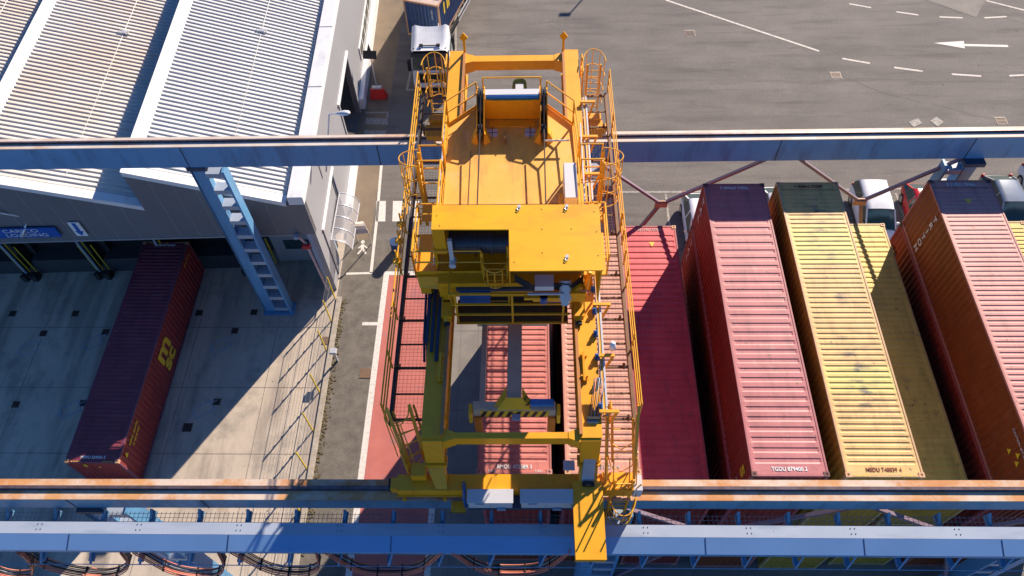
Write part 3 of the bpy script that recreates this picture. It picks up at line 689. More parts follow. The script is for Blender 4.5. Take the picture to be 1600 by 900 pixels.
ybrace('Y-shaped brace under the near beam at the right edge', 10.3, 17.0, (13.9,8.5), (16.9,1.2), 7.62)

# ------------------------------------------------------------------ festoon gallery in front of the near beam
fg = thing('service_gallery', 'long pale blue covered cable gallery with grated walkway in front of the near beam', 'gallery', (0, 6.4, 11))
g = MB()
g.box(XL,XR,6.29,6.63,12.53,12.6); g.build('cover', 'steel_pale', fg)
g = MB(); g.prism([(XL,6.288,12.598),(XL,5.86,12.45),(XL,5.86,12.39),(XL,6.288,12.53)], (XR-XL,0,0)); g.build('cover_slope', 'steel_slope', fg)
g = MB(); g.box(XL,XR,5.90,5.96,12.1,12.40); g.box(XL,XR,6.57,6.63,12.15,12.53); g.build('side_beam', 'steel_blue', fg)
for k in range(-16, 17):
    x = k*2.9+.35; g = MB()
    for dx_ in (-.07, .05):
        for dy_ in (6.55, 6.40): g.box(x+dx_,x+dx_+.025,dy_,dy_+.025,12.6,12.612)
    g.build('bolt_group', 'steel_dark', fg)
for x in (-13.2,-3.95,4.9,9.3,13.1,-8.6): g = MB(); g.hexa([(x-.01,5.855,12.445),(x+.01,5.855,12.445),(x+.01,6.28,12.595),(x-.01,6.28,12.595),(x-.01,5.855,12.458),(x+.01,5.855,12.458),(x+.01,6.28,12.604),(x-.01,6.28,12.604)]); g.build('seam', 'steel_dark', fg)
x00 = at(998,808,11.05).x
for k in range(-32, 30):
    x = x00 + k*1.50
    if abs(x) > 46: continue
    g = MB(); g.box(x-.07,x+.07,5.92,7.44,10.98,11.10); g.prism([(x-.04,7.44,11.3),(x-.04,7.44,10.98),(x-.04,7.0,10.98)], (.08,0,0))
    g.bar((x-.02,5.86,11.0),(x+.22,6.2,11.7),.045,.06)
    g.box(x-.04,x+.04,6.2,6.28,11.1,12.5)
    g.build('bracket', 'steel_blue', fg)
g = MB(); z = 11.12
n = int((XR-XL)/.14)
for i in range(n): x = XL+i*.14; g.box(x,x+.012,6.15,7.4,z,z+.006)
for j in range(10): y = 6.17+j*.13; g.box(XL,XR,y,y+.012,z+.0005,z+.0055)
g.build('grating', 'grate_blue', fg)
g = MB(); g.tube([(XL,5.84,11.0),(XR,5.84,11.0)], .014, 5); g.build('guide_wire', 'steel_blue', fg)
# hanging festoon loops
loops = [((-60,868),(0,893),(45,897),(52,880),(35,868)),((28,868),(85,884),(165,896),(202,880),(190,868)),((210,868),(270,888),(330,896),(351,882),(342,868)),
         ((362,868),(420,886),(470,892),(498,882),(494,868)),((508,868),(560,886),(610,891),(655,885),(692,868)),((705,868),(750,884),(800,890),(850,884),(890,868))]
wh = ['at the left edge','second from the left edge','in front of the bay column foot','over the fence shadows','over the red truck lane','just left of the crane arm']
def bez(P, n=22):
    # Catmull-Rom through points
    P = [P[0]] + P + [P[-1]]; out = []
    for i in range(1, len(P)-2):
        for k in range(n//4):
            t = k/(n//4); a, b_, c_, d_ = P[i-1], P[i], P[i+1], P[i+2]
            out.append(.5*((2*b_)+(c_-a)*t+(2*a-5*b_+4*c_-d_)*t*t+(3*b_-a-3*c_+d_)*t**3))
    out.append(P[-2]); return out
for li, (L_, ws) in enumerate(zip(loops, wh)):
    P = [aty(px, py-1 if py > 870 else py-14, 6.04) for px, py in L_]
    P = bez(P)
    t_ = thing('cable_loop', 'sagging bundle of black and orange cables '+ws, 'cable', tuple(P[len(P)//2]), 0, 'festoon cable loops under the gallery')
    for j, (dy, mt_, r) in enumerate(((-.12,'cable_orange',.018),(-.07,'cable_black',.022),(-.02,'cable_grey',.018),(.03,'cable_black',.026),(.08,'cable_orange',.016),(.13,'cable_orange',.024),(.18,'cable_orange',.02))):
        g = MB(); g.tube([q + Vector((0,-dy,.03*math.sin(j*1.7))) for q in P], r, 6); g.build('cable', mt_, t_, smooth=True)
    for f_ in (.2,.4,.6,.8):
        q = P[int(f_*(len(P)-1))]; g = MB(); g.box(q.x-.02,q.x+.02,q.y-.21,q.y+.15,q.z-.05,q.z+.05); g.build('clamp', 'black', t_)

# ------------------------------------------------------------------ containers
CL, CW = 12.192, 2.438
_cm = {}
def cont_meshes(h, pitch):
    key = (round(h,3), pitch)
    if key in _cm: return _cm[key]
    d = {}
    g = MB(); r = .06
    g.box(0,.1,0,.09,.0,h-.115); g.box(CW-.1,CW,0,.09,0,h-.115); g.box(0,.1,CL-.09,CL,0,h-.115); g.box(CW-.1,CW,CL-.09,CL,0,h-.115)
    g.box(.02,.08,.09,CL-.09,h-.09,h-.005); g.box(CW-.08,CW-.02,.09,CL-.09,h-.09,h-.005)
    g.box(.02,.09,.09,CL-.09,.02,.16); g.box(CW-.09,CW-.02,.09,CL-.09,.02,.16)
    g.box(.1,CW-.1,.01,.08,h-.12,h-.005); g.box(.1,CW-.1,CL-.08,CL-.01,h-.12,h-.005)
    g.box(.1,CW-.1,.01,.08,.02,.16); g.box(.1,CW-.1,CL-.08,CL-.01,.02,.16)
    d['frame'] = g
    g = MB(); rows = []
    zt = h-.02; y = .42; dpt = .021
    def row(yy, dz): return [(.075,yy,zt),(.16,yy,zt+dz*.15),(.21,yy,zt+dz),(CW-.21,yy,zt+dz),(CW-.16,yy,zt+dz*.15),(CW-.075,yy,zt)]
    rows.append(row(.075,0)); rows.append(row(.40,0))
    while y < CL-.45:
        for f_, dz in ((0,0),(.16,-dpt),(.50,-dpt),(.545,0)): rows.append(row(y+f_*pitch, dz))
        y += pitch
    rows.append(row(CL-.38,0)); rows.append(row(CL-.075,0))
    g.grid(rows); d['roof'] = g
    def wav(n0, n1, per=.278):
        out = []; t = n0
        while t < n1-per*.5:
            for f_, dd_ in ((0,0),(.25,0),(.5,1),(.75,1)): out.append((t+f_*per, dd_))
            t += per
        out.append((n1, 0)); return out
    for side in (0, 1):
        g = MB(); x0 = .022 if side == 0 else CW-.022; s = 1 if side == 0 else -1
        g.grid([[(x0+s*.036*dd_, yy, z) for z in (.15, h-.085)] for yy, dd_ in wav(.09, CL-.09)]); d['side%d' % side] = g
    g = MB(); g.grid([[(xx, .025+.045*dd_, z) for z in (.15, h-.11)] for xx, dd_ in wav(.1, CW-.1, .25)]); d['end'] = g
    g = MB(); y = CL-.05; g.box(.1,1.205,y,y+.035,.15,h-.12); g.box(1.225,CW-.1,y,y+.035,.15,h-.12); d['door'] = g
    g = MB()
    for xx in (.45,.85,1.58,1.98): g.tube([(xx,CL+.005,.1),(xx,CL+.005,h-.1)], .022, 6)
    d['rod'] = g
    g = MB(); a, b_ = .178, .162                                  # corner casting with its oval hole on top
    g.box(0,a,0,.045,0,.118); g.box(0,a,b_-.045,b_,0,.118); g.box(0,.055,.045,b_-.045,0,.118); g.box(a-.055,a,.045,b_-.045,0,.118)
    d['casting'] = g
    _cm[key] = d; return d
_mesh_cache = {}
def make_container(label, x, y, z, h, roof, side, pitch=.21, rz=0.0, group=None, cast='cast_dark'):
    d = cont_meshes(h, pitch)
    def me(k, mt_, nm):
        key = (round(h,3), pitch, k, mt_)
        if key not in _mesh_cache: _mesh_cache[key] = d[k].mesh(nm, mt_)
        return _mesh_cache[key]
    t_ = thing('shipping_container', label, 'shipping container', (x, y, z), rz, group, world=False)
    def put(k, nm, mt_, par=None, loc=(0,0,0)):
        o = bpy.data.objects.new(nm, me(k, mt_, nm)); COL.objects.link(o); o.parent = par or t_; o.location = loc; return o
    put('frame', 'frame', roof+'_f'); put('roof', 'roof', roof); put('side0', 'side_wall', side); put('side1', 'side_wall', side); put('end', 'end_wall', side)
    dr = put('door', 'cargo_door', side); put('rod', 'lock_rod', 'steel_dark', dr)
    for (cx_, cy_) in ((0,0),(CW-.178,0),(0,CL-.162),(CW-.178,CL-.162)):
        for cz_ in (0, h-.118+.004): put('casting', 'corner_casting', cast, None, (cx_, cy_-.001 if cy_ == 0 else cy_+.001, cz_))
    return t_
for k, c in dict(red_roof=(.46,.15,.13), salmon_roof=(.55,.26,.19), rose_roof=(.40,.12,.13), crimson_roof=(.38,.08,.09), pink_roof=(.46,.17,.15), maroon_roof=(.19,.06,.09), sand_roof=(.58,.34,.16), sand_roof_low=(.5,.34,.13), cream_roof=(.5,.28,.16)).items():
    m_(k+'_f', c, tuple(v*.8 for v in c), rough=.55, scale=5)
ORD = ['topmost', 'second from the top', 'third from the top', 'lowest']
GRP = 'shipping containers stacked in the crane yard'
def LAB(a, b_, c_): return ' '.join(('%s container, %s in %s' % (a, b_, c_)).split()[:16])
def stack(x, y, top, n, roof, side, pitch, desc, cname, cast, lower=None):
    h = top/n; res = []
    for k in range(n):
        rf, sd = (roof, side) if k == 0 or lower is None else lower[(k-1) % len(lower)]
        o = 'lowest' if k == n-1 else ORD[k]
        cn_ = cname if k == 0 or lower is None else 'dark red'
        res.append(make_container(LAB(cn_, o, desc), x+(0 if k == 0 else random.uniform(-.03,.03)), y+(0 if k == 0 else random.uniform(-.03,.03)), top-h*(k+1), h-.012, rf, sd, pitch, 0, GRP, cast))
    return res
LOW = [('crimson_roof','red_side'),('rose_roof','red_side'),('red_roof','brown_side')]
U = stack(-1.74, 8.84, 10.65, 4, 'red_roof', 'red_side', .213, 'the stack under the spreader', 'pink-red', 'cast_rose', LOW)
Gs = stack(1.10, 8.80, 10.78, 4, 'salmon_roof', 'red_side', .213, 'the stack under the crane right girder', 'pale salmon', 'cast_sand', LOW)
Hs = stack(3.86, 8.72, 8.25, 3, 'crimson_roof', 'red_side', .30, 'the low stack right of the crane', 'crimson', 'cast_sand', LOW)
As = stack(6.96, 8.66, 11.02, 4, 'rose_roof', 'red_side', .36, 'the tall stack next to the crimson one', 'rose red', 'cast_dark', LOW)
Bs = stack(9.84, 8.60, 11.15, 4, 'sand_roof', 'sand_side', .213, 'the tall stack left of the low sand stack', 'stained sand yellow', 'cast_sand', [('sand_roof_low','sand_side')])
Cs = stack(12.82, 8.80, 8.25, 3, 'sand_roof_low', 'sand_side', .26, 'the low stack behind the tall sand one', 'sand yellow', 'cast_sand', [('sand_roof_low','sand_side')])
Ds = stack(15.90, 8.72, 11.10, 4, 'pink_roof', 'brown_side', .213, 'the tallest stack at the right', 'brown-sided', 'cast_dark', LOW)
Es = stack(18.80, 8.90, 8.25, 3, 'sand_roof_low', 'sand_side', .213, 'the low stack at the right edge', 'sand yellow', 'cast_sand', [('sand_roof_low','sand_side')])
for o in Bs[1:]+Cs[1:]+Es[1:]: o['label'] = o['label'].replace('dark red', 'sand yellow')
Mc = make_container('lone dark maroon container on the bay floor at left', -20.53, 12.27, .01, 2.56, 'maroon_roof', 'maroon_side', .213, -.0076, None, 'cast_sand')
# lettering on the containers (container-local coordinates)
def ct(root, s, size, m, o, xd, yd, sx=1.0, bold=.0, spacing=1.0): return text(s, size, m, root, o, xd, yd, local=True, sx=sx, bold=bold, spacing=spacing)
def topnum(root, s, h, m='letter_white', back=True, size=.185):
    ct(root, s, size, m, (CW/2, .24, h-.008), (1,0,0), (0,1,0), sx=.85, bold=.004, spacing=1.05)
    if back: ct(root, s, size, m, (CW/2, CL-.22, h-.008), (-1,0,0), (0,-1,0), sx=.85, bold=.004, spacing=1.05)
def hazard(root, h, m='letter_yellow'):
    g = MB()
    for x0 in (.28, CW-.72):
        for y0 in (.03, CL-.06):
            for k in range(4): xx = x0+k*.12; g.prism([(xx,y0,h-.003),(xx+.06,y0,h-.003),(xx+.09,y0+.04,h-.003),(xx+.03,y0+.04,h-.003)], (0,0,.004))
    o = bpy.data.objects.new('hazard_mark', g.mesh('hazard_mark', m)); COL.objects.link(o); o.parent = root
hA, hB, hU, hG, hD, hH = 11.02/4-.012, 11.15/4-.012, 10.65/4-.012, 10.78/4-.012, 11.10/4-.012, 8.25/3-.012
topnum(As[0], 'TGDU 879400 2', hA); topnum(Bs[0], 'MEDU 748839 4', hB, 'brown_side'); topnum(U[0], 'BMOU 472589 3', hU)
topnum(Ds[0], 'TRHU 172013 5', hD); topnum(Mc, 'MSMU 524956 2', 2.56); topnum(Gs[0], 'TRLU 510278 4', hG, 'letter_faint'); topnum(Hs[0], 'CAXU 961147 0', hH, 'letter_faint')
for r_, hh in ((Bs[0],hB),(Ds[0],hD),(Mc,2.56)): hazard(r_, hh)
def tri(root, pts, m='letter_yellow', nm='warning_triangle', d=(0,0,.005)):
    g = MB(); g.prism(pts, d); o = bpy.data.objects.new(nm, g.mesh(nm, m)); COL.objects.link(o); o.parent = root
tri(Ds[0], [(1.1,11.2,hD-.012),(1.4,11.2,hD-.012),(1.25,10.95,hD-.012)])
tri(Hs[0], [(1.25,.42,hH-.012),(1.5,.42,hH-.012),(1.37,.72,hH-.012)]); tri(Hs[0], [(1.2,11.3,hH-.012),(1.45,11.3,hH-.012),(1.32,11.05,hH-.012)])
# side lettering reads downwards on the west faces
def west_down(root, s, size, y, z, m='letter_white', gap=None, bold=.01):
    # letters stacked one above the other on the west side wall
    gap = gap or size*.98
    for i, ch in enumerate(s): ct(root, ch, size, m, (.006, y, z-i*gap), (0,-1,0), (0,0,1), sx=1.2, bold=bold)
west_down(Ds[0], 'TRITON', .34, 10.55, 2.25, gap=.36)
west_down(As[0], 'TAL', .42, 11.55, 2.3, gap=.5)
west_down(As[1], 'TAL', .42, 11.55, 2.3, gap=.5)
ct(As[0], 'S', .7, 'letter_yellow', (.012,.55,1.7), (0,-1,0), (0,0,1), bold=.03); ct(As[0], 'W=2700 KG', .12, 'letter_white', (.006,.35,.9), (0,-1,0), (0,0,1))
ct(As[0], 'TEX', .42, 'letter_white', (1.15,.012,2.2), (1,0,0), (0,0,1), sx=1.3, bold=.012)
for y_, z_ in ((1.05,1.9),(.85,1.7),(1.35,1.55)): tri(Ds[0], [(.006,y_,z_),(.006,y_-.22,z_),(.006,y_-.11,z_+.22)], d=(-.005,0,0))
ct(Ds[0], 'CAUTION 9FT 6IN HIGH', .14, 'letter_white', (.006,1.0,2.25), (0,-1,0), (0,0,1))
tri(Ds[1], [(.006,11.9,1.2),(.006,11.3,1.2),(.006,11.3,1.7),(.006,11.9,1.7)], 'letter_black', 'label_plate', (-.005,0,0)); ct(Ds[1], 'XL', .35, 'letter_yellow', (-.001,11.6,1.45), (0,-1,0), (0,0,1), bold=.02)
# big yellow two-line mark on the lone container's east side
for s_, yy, zz in (('m', 6.15, 1.75), ('sc', 6.15, .95)):
    ct(Mc, s_, 1.5 if s_ == 'm' else 1.15, 'letter_yellow', (CW-.004, yy, zz), (0,1,0), (0,0,1), sx=1.25, bold=.045)
ct(Mc, 'MSMU 524956', .2, 'letter_yellow', (CW-.004,1.6,2.1), (0,1,0), (0,0,1), bold=.006); ct(Mc, 'G 4510 HC', .2, 'letter_yellow', (CW-.004,1.6,1.8), (0,1,0), (0,0,1), bold=.006)
ct(Mc, 'MSMU 524956', .15, 'letter_yellow', (CW-.004,11.2,2.2), (0,1,0), (0,0,1)); tri(Mc, [(CW-.004,.42,2.0),(CW-.004,.7,2.0),(CW-.004,.56,2.28)], d=(.005,0,0)); tri(Mc, [(1.25,.02,1.9),(1.4,.02,1.9),(1.33,.02,2.05)], d=(0,-.005,0)); ct(Mc, 'S', .35, 'letter_yellow', (.75,.02,2.1), (1,0,0), (0,0,1), bold=.02)
ct(U[0], 'MAX', .12, 'letter_white', (.5,.1,hU-.003), (1,0,0), (0,1,0)); ct(U[0], 'CAU', .12, 'letter_white', (2.0,.1,hU-.003), (1,0,0), (0,1,0))

# ------------------------------------------------------------------ bridge crane
CR = thing('bridge_crane', 'yellow double-girder bridge crane with caged ladders and walkways over the container stacks', 'crane', (-.5, 14.5, 12.7), .006)
YEL, RY = 'crane_yellow', 'crane_rail_yellow'
def railing(mb, pts, h=1.1, rails=(1.0,.52), r=.028, sp_=1.9, toe=False, posts=True):
    pts = [Vector(p) for p in pts]
    for a, b_ in zip(pts, pts[1:]):
        L_ = (b_-a).length
        for f_ in rails: mb.tube([a+Vector((0,0,h*f_)), b_+Vector((0,0,h*f_))], r, 6)
        if toe: mb.bar(a+Vector((0,0,.07)), b_+Vector((0,0,.07)), .012, .12)
        if posts:
            n = max(1, round(L_/sp_))
            for k in range(n+1): q = a.lerp(b_, k/n); mb.bar(q, q+Vector((0,0,h)), .05, .05)
def cage(mb, c, z0, z1, r, ang, wd=.5, hoops=4, bars=5, rb=.02):
    # c: ladder foot centre; ang: direction the hoops bulge towards
    cx, cy = c; dx_, dy_ = math.cos(ang), math.sin(ang); tx, ty = -dy_, dx_
    def arc(z): return [(cx+tx*wd*1.0*math.cos(PI*k/10)*r/.5*.9 + dx_*r*1.5*math.sin(PI*k/10), cy+ty*wd*1.0*math.cos(PI*k/10)*r/.5*.9 + dy_*r*1.5*math.sin(PI*k/10), z) for k in range(11)]
    for i in range(hoops): mb.tube(arc(z0+(z1-z0)*i/(hoops-1)), rb, 6)
    A, B = arc(z0), arc(z1)
    for k in (1,3,5,7,9)[:bars]: mb.tube([A[k], B[k]], rb*.85, 5)
def ladder(mb, a, b_, wd, across, r=.025, step=.3):
    a, b_ = Vector(a), Vector(b_); ac = Vector(across).normalized()*wd/2
    mb.bar(a-ac, b_-ac, .07, .05); mb.bar(a+ac, b_+ac, .07, .05)
    n = int((b_-a).length/step)
    for k in range(1, n): q = a.lerp(b_, k/n); mb.tube([q-ac, q+ac], r*.8, 5)
# girders with trolley rails
GZ0, GZ1 = 13.75, 14.9
for x0, x1, rx in ((-3.04,-2.42,-2.46), (1.30,1.92,1.34)):
    g = MB(); g.box(x0+.06,x1-.06,8.32,24.25,GZ0,GZ1-.03); g.box(x0,x1,8.28,24.3,GZ1-.03,GZ1); g.box(x0,x1,8.3,24.28,GZ0-.03,GZ0)
    for k in range(8): y = 9.2+k*2.05; g.box(x0+.02,x1-.02,y,y+.02,GZ0,GZ1-.03)
    gi = g.build('girder', YEL, CR)
    g = MB(); xr = rx if rx < 0 else rx; g.box(xr-.045,xr+.045,8.35,24.1,GZ1+.002,GZ1+.1); g.build('trolley_rail', 'rail_orange', gi)
    # sloped end plate and bracket down to the end carriage, near side
    g = MB(); inx = .06 if rx < 0 else -.06
    g.hexa([(x0+.05,8.0,13.78),(x1-.05,8.0,13.78),(x1-.05,8.3,13.78),(x0+.05,8.3,13.78),(x0+.03,8.20,14.86),(x1-.03,8.20,14.86),(x1-.03,8.3,14.86),(x0+.03,8.3,14.86)])
    g.box(x0-.02,x1+.02,7.93,8.25,13.66,13.75)
    g.hexa([(x0+.32,7.42,13.28),(x1+.02,7.42,13.28),(x1+.02,7.72,13.28),(x0+.32,7.72,13.28),(x0+.06,7.92,13.66),(x1-.06,7.92,13.66),(x1-.06,8.2,13.66),(x0+.06,8.2,13.66)] if rx < 0 else
           [(x0+.0,7.42,13.28),(x1-.1,7.42,13.28),(x1-.1,7.72,13.28),(x0+.0,7.72,13.28),(x0+.06,7.92,13.66),(x1-.06,7.92,13.66),(x1-.06,8.2,13.66),(x0+.06,8.2,13.66)])
    g.build('end_bracket', YEL, CR)
    g = MB(); g.box(x0+.05,x1-.05,21.6,22.2,13.28,13.72); g.build('end_bracket', YEL, CR)
    # buffer plate and diamond-headed stop at the far end
    g = MB(); xs_ = rx; g.bar((xs_,24.18,14.9),(xs_,24.18,15.62),.09,.05); g.prism([(xs_-.16,24.16,15.62),(xs_,24.16,15.84),(xs_+.16,24.16,15.62),(xs_,24.16,15.40)], (0,.04,0))
    g.build('end_stop', YEL, CR)
# cross beams tying the girders
for y0, y1, z0, z1 in ((23.72,24.05,14.42,14.86), (8.28,8.46,14.45,14.86)):
    g = MB(); g.box(-2.1,1.0,y0,y1,z0,z1)
    for s_, xe, xb in ((1,-2.44,-2.1),(-1,1.32,1.0)):
        g.hexa([(min(xe,xb),y0-.12*(xe<xb),z0-.05),(max(xe,xb),y0-.12*(xe>xb),z0-.05),(max(xe,xb),y1+.12*(xe>xb),z0-.05),(min(xe,xb),y1+.12*(xe<xb),z0-.05),
                (min(xe,xb),y0-.12*(xe<xb),z1+.02),(max(xe,xb),y0-.12*(xe>xb),z1+.02),(max(xe,xb),y1+.12*(xe>xb),z1+.02),(min(xe,xb),y1+.12*(xe<xb),z1+.02)])
    g.build('cross_beam', YEL, CR)
# end carriages
for yc, tag_ in ((7.62,0),(21.88,1)):
    g = MB(); g.box(-3.86,2.86,yc-.24,yc+.24,12.78,13.27); g.box(-3.9,-1.55,yc-.28,yc+.28,12.84,12.9)
    g.box(-4.05,-3.86,yc-.17,yc+.17,12.86,13.2); g.box(2.86,3.0,yc-.15,yc+.15,12.86,13.2)
    for k in range(7): xx = -3.4+k*1.0; g.box(xx,xx+.03,yc-.262,yc+.262,12.78,13.285)
    c_ = g.build('end_carriage', YEL, CR, bevel=.008)
    for xx in (-3.5,-2.1,1.2,2.5):
        g = MB(); g.cyl((xx,yc-.07,12.86),(xx,yc+.1,12.86),.2,20); g.build('wheel', 'black', c_)
    g = MB()
    for xx in (-3.72,-2.55,-1.9): g.box(xx,xx+.07,yc-.34,yc-.26,12.6,12.88)
    g.build('rail_sweeper', YEL, c_)
g = MB(); g.box(-4.12,-4.05,7.48,7.78,12.9,13.16); g.box(-4.12,-4.05,21.74,22.0,12.9,13.16); g.build('buffer', 'rubber', CR)
g = MB(); g.box(-2.34,-1.93,7.0,7.3,12.42,12.60); g.build('bracket', YEL, CR)
g = MB(); g.box(-3.42,-3.0,7.66,8.05,13.29,13.68); g.build('junction_box', YEL, CR, bevel=.01)
# electrical cabinets on the near carriage
for x0, x1 in ((-1.79,-.56),(-.31,1.11)):
    g = MB(); g.box(x0,x1,6.99,7.34,12.92,13.42); cb = g.build('electrical_cabinet', 'cabinet_grey', CR, bevel=.012)
    g = MB(); g.box(x0-.03,x1+.03,6.96,7.36,13.42,13.45); g.build('lid', 'cabinet_grey', cb)
    g = MB(); xm = (x0+x1)/2; g.box(xm-.006,xm+.006,6.98,6.988,12.94,13.4); g.box(x0+.2,x0+.45,6.955,6.985,13.3,13.34); g.box(xm+.18,xm+.42,6.92,6.985,12.9,12.98); g.build('handle', 'cabinet_blue', cb)
g = MB(); g.box(-1.8,1.1,7.0,7.36,12.72,12.9); g.build('cabinet_shelf', 'steel_dark', CR)
g = MB(); g.box(2.87,3.12,7.36,7.84,12.78,13.3); g.build('electrical_cabinet', 'cabinet_grey', CR, bevel=.01)
g = MB(); g.box(.90,1.22,7.90,8.18,13.44,13.5); g.build('cover_plate', 'cabinet_grey', CR)
# cable hood, trough and arm reaching over the gallery
g = MB(); g.prism([(1.13,7.62,13.34),(1.98,7.62,13.34),(1.98,5.44,13.34),(1.15,5.44,13.34)], (0,0,.06)); g.box(1.14,1.2,5.46,7.6,13.1,13.34); g.box(1.9,1.97,5.46,7.6,13.1,13.34); g.box(1.2,1.9,5.46,5.52,13.1,13.34)
g.build('towing_arm', YEL, CR)
g = MB(); g.box(1.40,1.75,8.42,8.44,13.5,14.0); q = [(1.50,8.30,14.6),(1.82,8.30,14.6),(1.74,7.55,13.5),(1.40,7.55,13.5)]
g.hexa([(1.50,8.28,14.25),(1.82,8.28,14.25),(1.82,8.5,14.25),(1.50,8.5,14.25),(1.52,8.72,14.92),(1.82,8.72,14.92),(1.82,8.8,14.92),(1.52,8.8,14.92)])
g.build('cable_trough', 'trough_grey', CR)
g = MB(); g.hexa([(1.40,7.58,13.45),(1.74,7.58,13.45),(1.74,7.7,13.45),(1.40,7.7,13.45),(1.47,8.12,14.05),(1.80,8.12,14.05),(1.80,8.2,14.05),(1.47,8.2,14.05)]); g.build('cable_trough', 'trough_grey', CR)
for b_ in ((1.42,1.76,7.44,7.56,13.38,13.5),(1.5,1.8,8.2,8.28,14.02,14.16),(1.52,1.86,8.78,8.86,14.9,15.0)): g = MB(); g.box(*b_); g.build('clamp_block', 'black', CR)
for j in range(7):
    g = MB(); x = 1.54+j*.048; g.tube([(x+.22,9.9,15.25),(x+.12,9.3,15.1),(x+.02,8.78,14.96)], .014, 5)
    g.build('cable', ['cable_black','cable_orange','cable_black','cable_grey','cable_black','cable_orange','motor_blue'][j], CR, smooth=True)
# walkways
def walkway(x0, x1, outer):
    y0, y1 = 9.15, 22.9; z = 13.9
    g = MB()
    n = int((y1-y0)/.13)
    for i in range(n): y = y0+i*.13; g.box(x0,x1,y,y+.006,z-.004,z)
    for j in range(int((x1-x0)/.12)+1): x = x0+.02+j*.12; g.box(x,x+.006,y0,y1,z-.0035,z-.0005)
    g.build('grating', 'grate', CR)
    for k in range(17):
        y = y0+.1+k*.845; wd = .075 if k % 2 == 0 else .035
        g = MB(); g.box(x0,x1,y,y+wd,z-.06,z-.01)
        if k % 2 == 0: g.box(outer-.03,outer+.03,y+.02,y+.05,z+.0,z+.22) if outer < 0 else g.box(outer-.2,outer-.14,y-.03,y+wd+.03,z,z+.12); g.box((x0+.1) if outer < 0 else x1-.2,(x0+.14) if outer < 0 else x1-.16,y-.05,y+wd+.08,z+.001,z+.03)
        g.build('joist', 'joist_brown', CR)
    g = MB(); g.box(outer-.05,outer+.05,y0,y1,z-.22,z+.06); g.build('stringer', 'joist_dark' if outer < 0 else 'joist_brown', CR)
    g = MB(); xo = outer+(-.1 if outer < 0 else .08)
    railing(g, [(xo,y0+.1,z),(xo,y1+.1,z)], 1.1, (1.0,.66,.33), .024 if outer < 0 else .019, 1.72 if outer < 0 else 2.3)
    g.build('handrail', RY, CR)
walkway(-4.10, -3.06, -4.10)
walkway(1.95, 2.96, 2.98)
# caged ladders at the four corners
g = MB(); cage(g, (-3.62,23.25), 13.0, 15.1, .50, PI/2, hoops=4); ladder(g, (-3.62,23.22,12.0), (-3.62,23.22,15.0), .5, (1,0,0)); railing(g, [(-3.15,23.0,13.9),(-3.15,24.0,13.9)]); g.build('caged_ladder', RY, CR)
g = MB(); cage(g, (2.5,23.35), 13.0, 15.1, .48, PI/2, hoops=4); ladder(g, (2.5,23.3,12.0), (2.5,23.3,15.0), .5, (1,0,0)); railing(g, [(2.05,22.9,13.9),(2.05,23.9,13.9)]); g.build('caged_ladder', RY, CR)
for b_ in ((-3.9,-3.2,22.05,22.35,13.3,13.42),(-3.95,-3.2,21.3,21.6,13.1,13.3),(2.1,2.8,22.05,22.35,13.3,13.42)): g = MB(); g.box(*b_); g.build('landing', YEL, CR)
g = MB(); ladder(g, (-3.1,7.95,12.9), (-3.75,9.6,14.0), .62, (1,.35,0)); 
g.bar((-4.05,9.15,14.95),(-3.45,7.9,13.0),.1,.05); g.bar((-3.42,9.25,14.95),(-3.1,8.3,13.2),.1,.05)
for t in (.15,.35,.55,.75,.9):
    a = Vector((-4.05,9.15,14.55)).lerp(Vector((-3.45,7.9,13.0)), t); b_ = Vector((-3.42,9.25,14.55)).lerp(Vector((-3.1,8.3,13.2)), t); g.tube([a, b_], .02, 5)
g.tube([(-4.05,9.15,14.95),(-4.12,8.95,14.75),(-3.95,8.72,14.68),(-3.65,8.75,14.7),(-3.45,8.98,14.8),(-3.42,9.25,14.95)], .02, 6)
g.tube([(-4.12,8.95,14.75),(-3.85,8.3,13.5)], .018, 5); g.tube([(-3.95,8.72,14.68),(-3.6,8.1,13.4)], .018, 5); g.tube([(-3.65,8.75,14.7),(-3.35,8.1,13.4)], .018, 5)
railing(g, [(-3.75,8.35,12.95),(-3.55,7.9,12.95)], .9, (1.0,.6,.3), sp_=.2)
g.build('inclined_ladder', RY, CR)
g = MB(); cage(g, (2.55,7.30), 11.1, 13.2, .42, -PI/2, hoops=6, rb=.018); ladder(g, (2.55,7.42,11.2), (2.55,7.42,14.0), .5, (1,0,0))
ladder(g, (2.62,8.2,13.3), (2.62,9.25,14.0), .6, (1,0,0))
railing(g, [(2.2,9.1,13.9),(2.2,9.3,13.9)]); g.bar((2.12,9.2,14.95),(2.1,7.6,13.3),.08,.05); g.bar((2.98,9.2,14.95),(2.88,7.6,13.3),.08,.05); g.bar((2.12,9.2,14.4),(2.1,7.6,13.0),.05,.04); g.bar((2.98,9.2,14.4),(2.88,7.6,13.0),.05,.04)
for t in (.3,.6): g.tube([(2.12,9.2-1.6*t,14.95-1.65*t),(2.25,9.0-1.6*t,14.4-1.65*t),(2.55,8.9-1.6*t,14.2-1.65*t),(2.85,9.0-1.6*t,14.4-1.65*t),(2.98,9.2-1.6*t,14.95-1.65*t)], .018, 5)
for x in (2.1,2.3,2.75,2.95): g.tube([(x,7.45,13.2),(x,7.2,14.25)], .022, 5); g.tube([(x,7.45,13.2),(x,8.1,13.9)], .02, 5)
g.build('caged_ladder', RY, CR)
g = MB(); g.box(2.0,2.86,7.36,7.88,13.28,13.34); g.build('landing', YEL, CR)
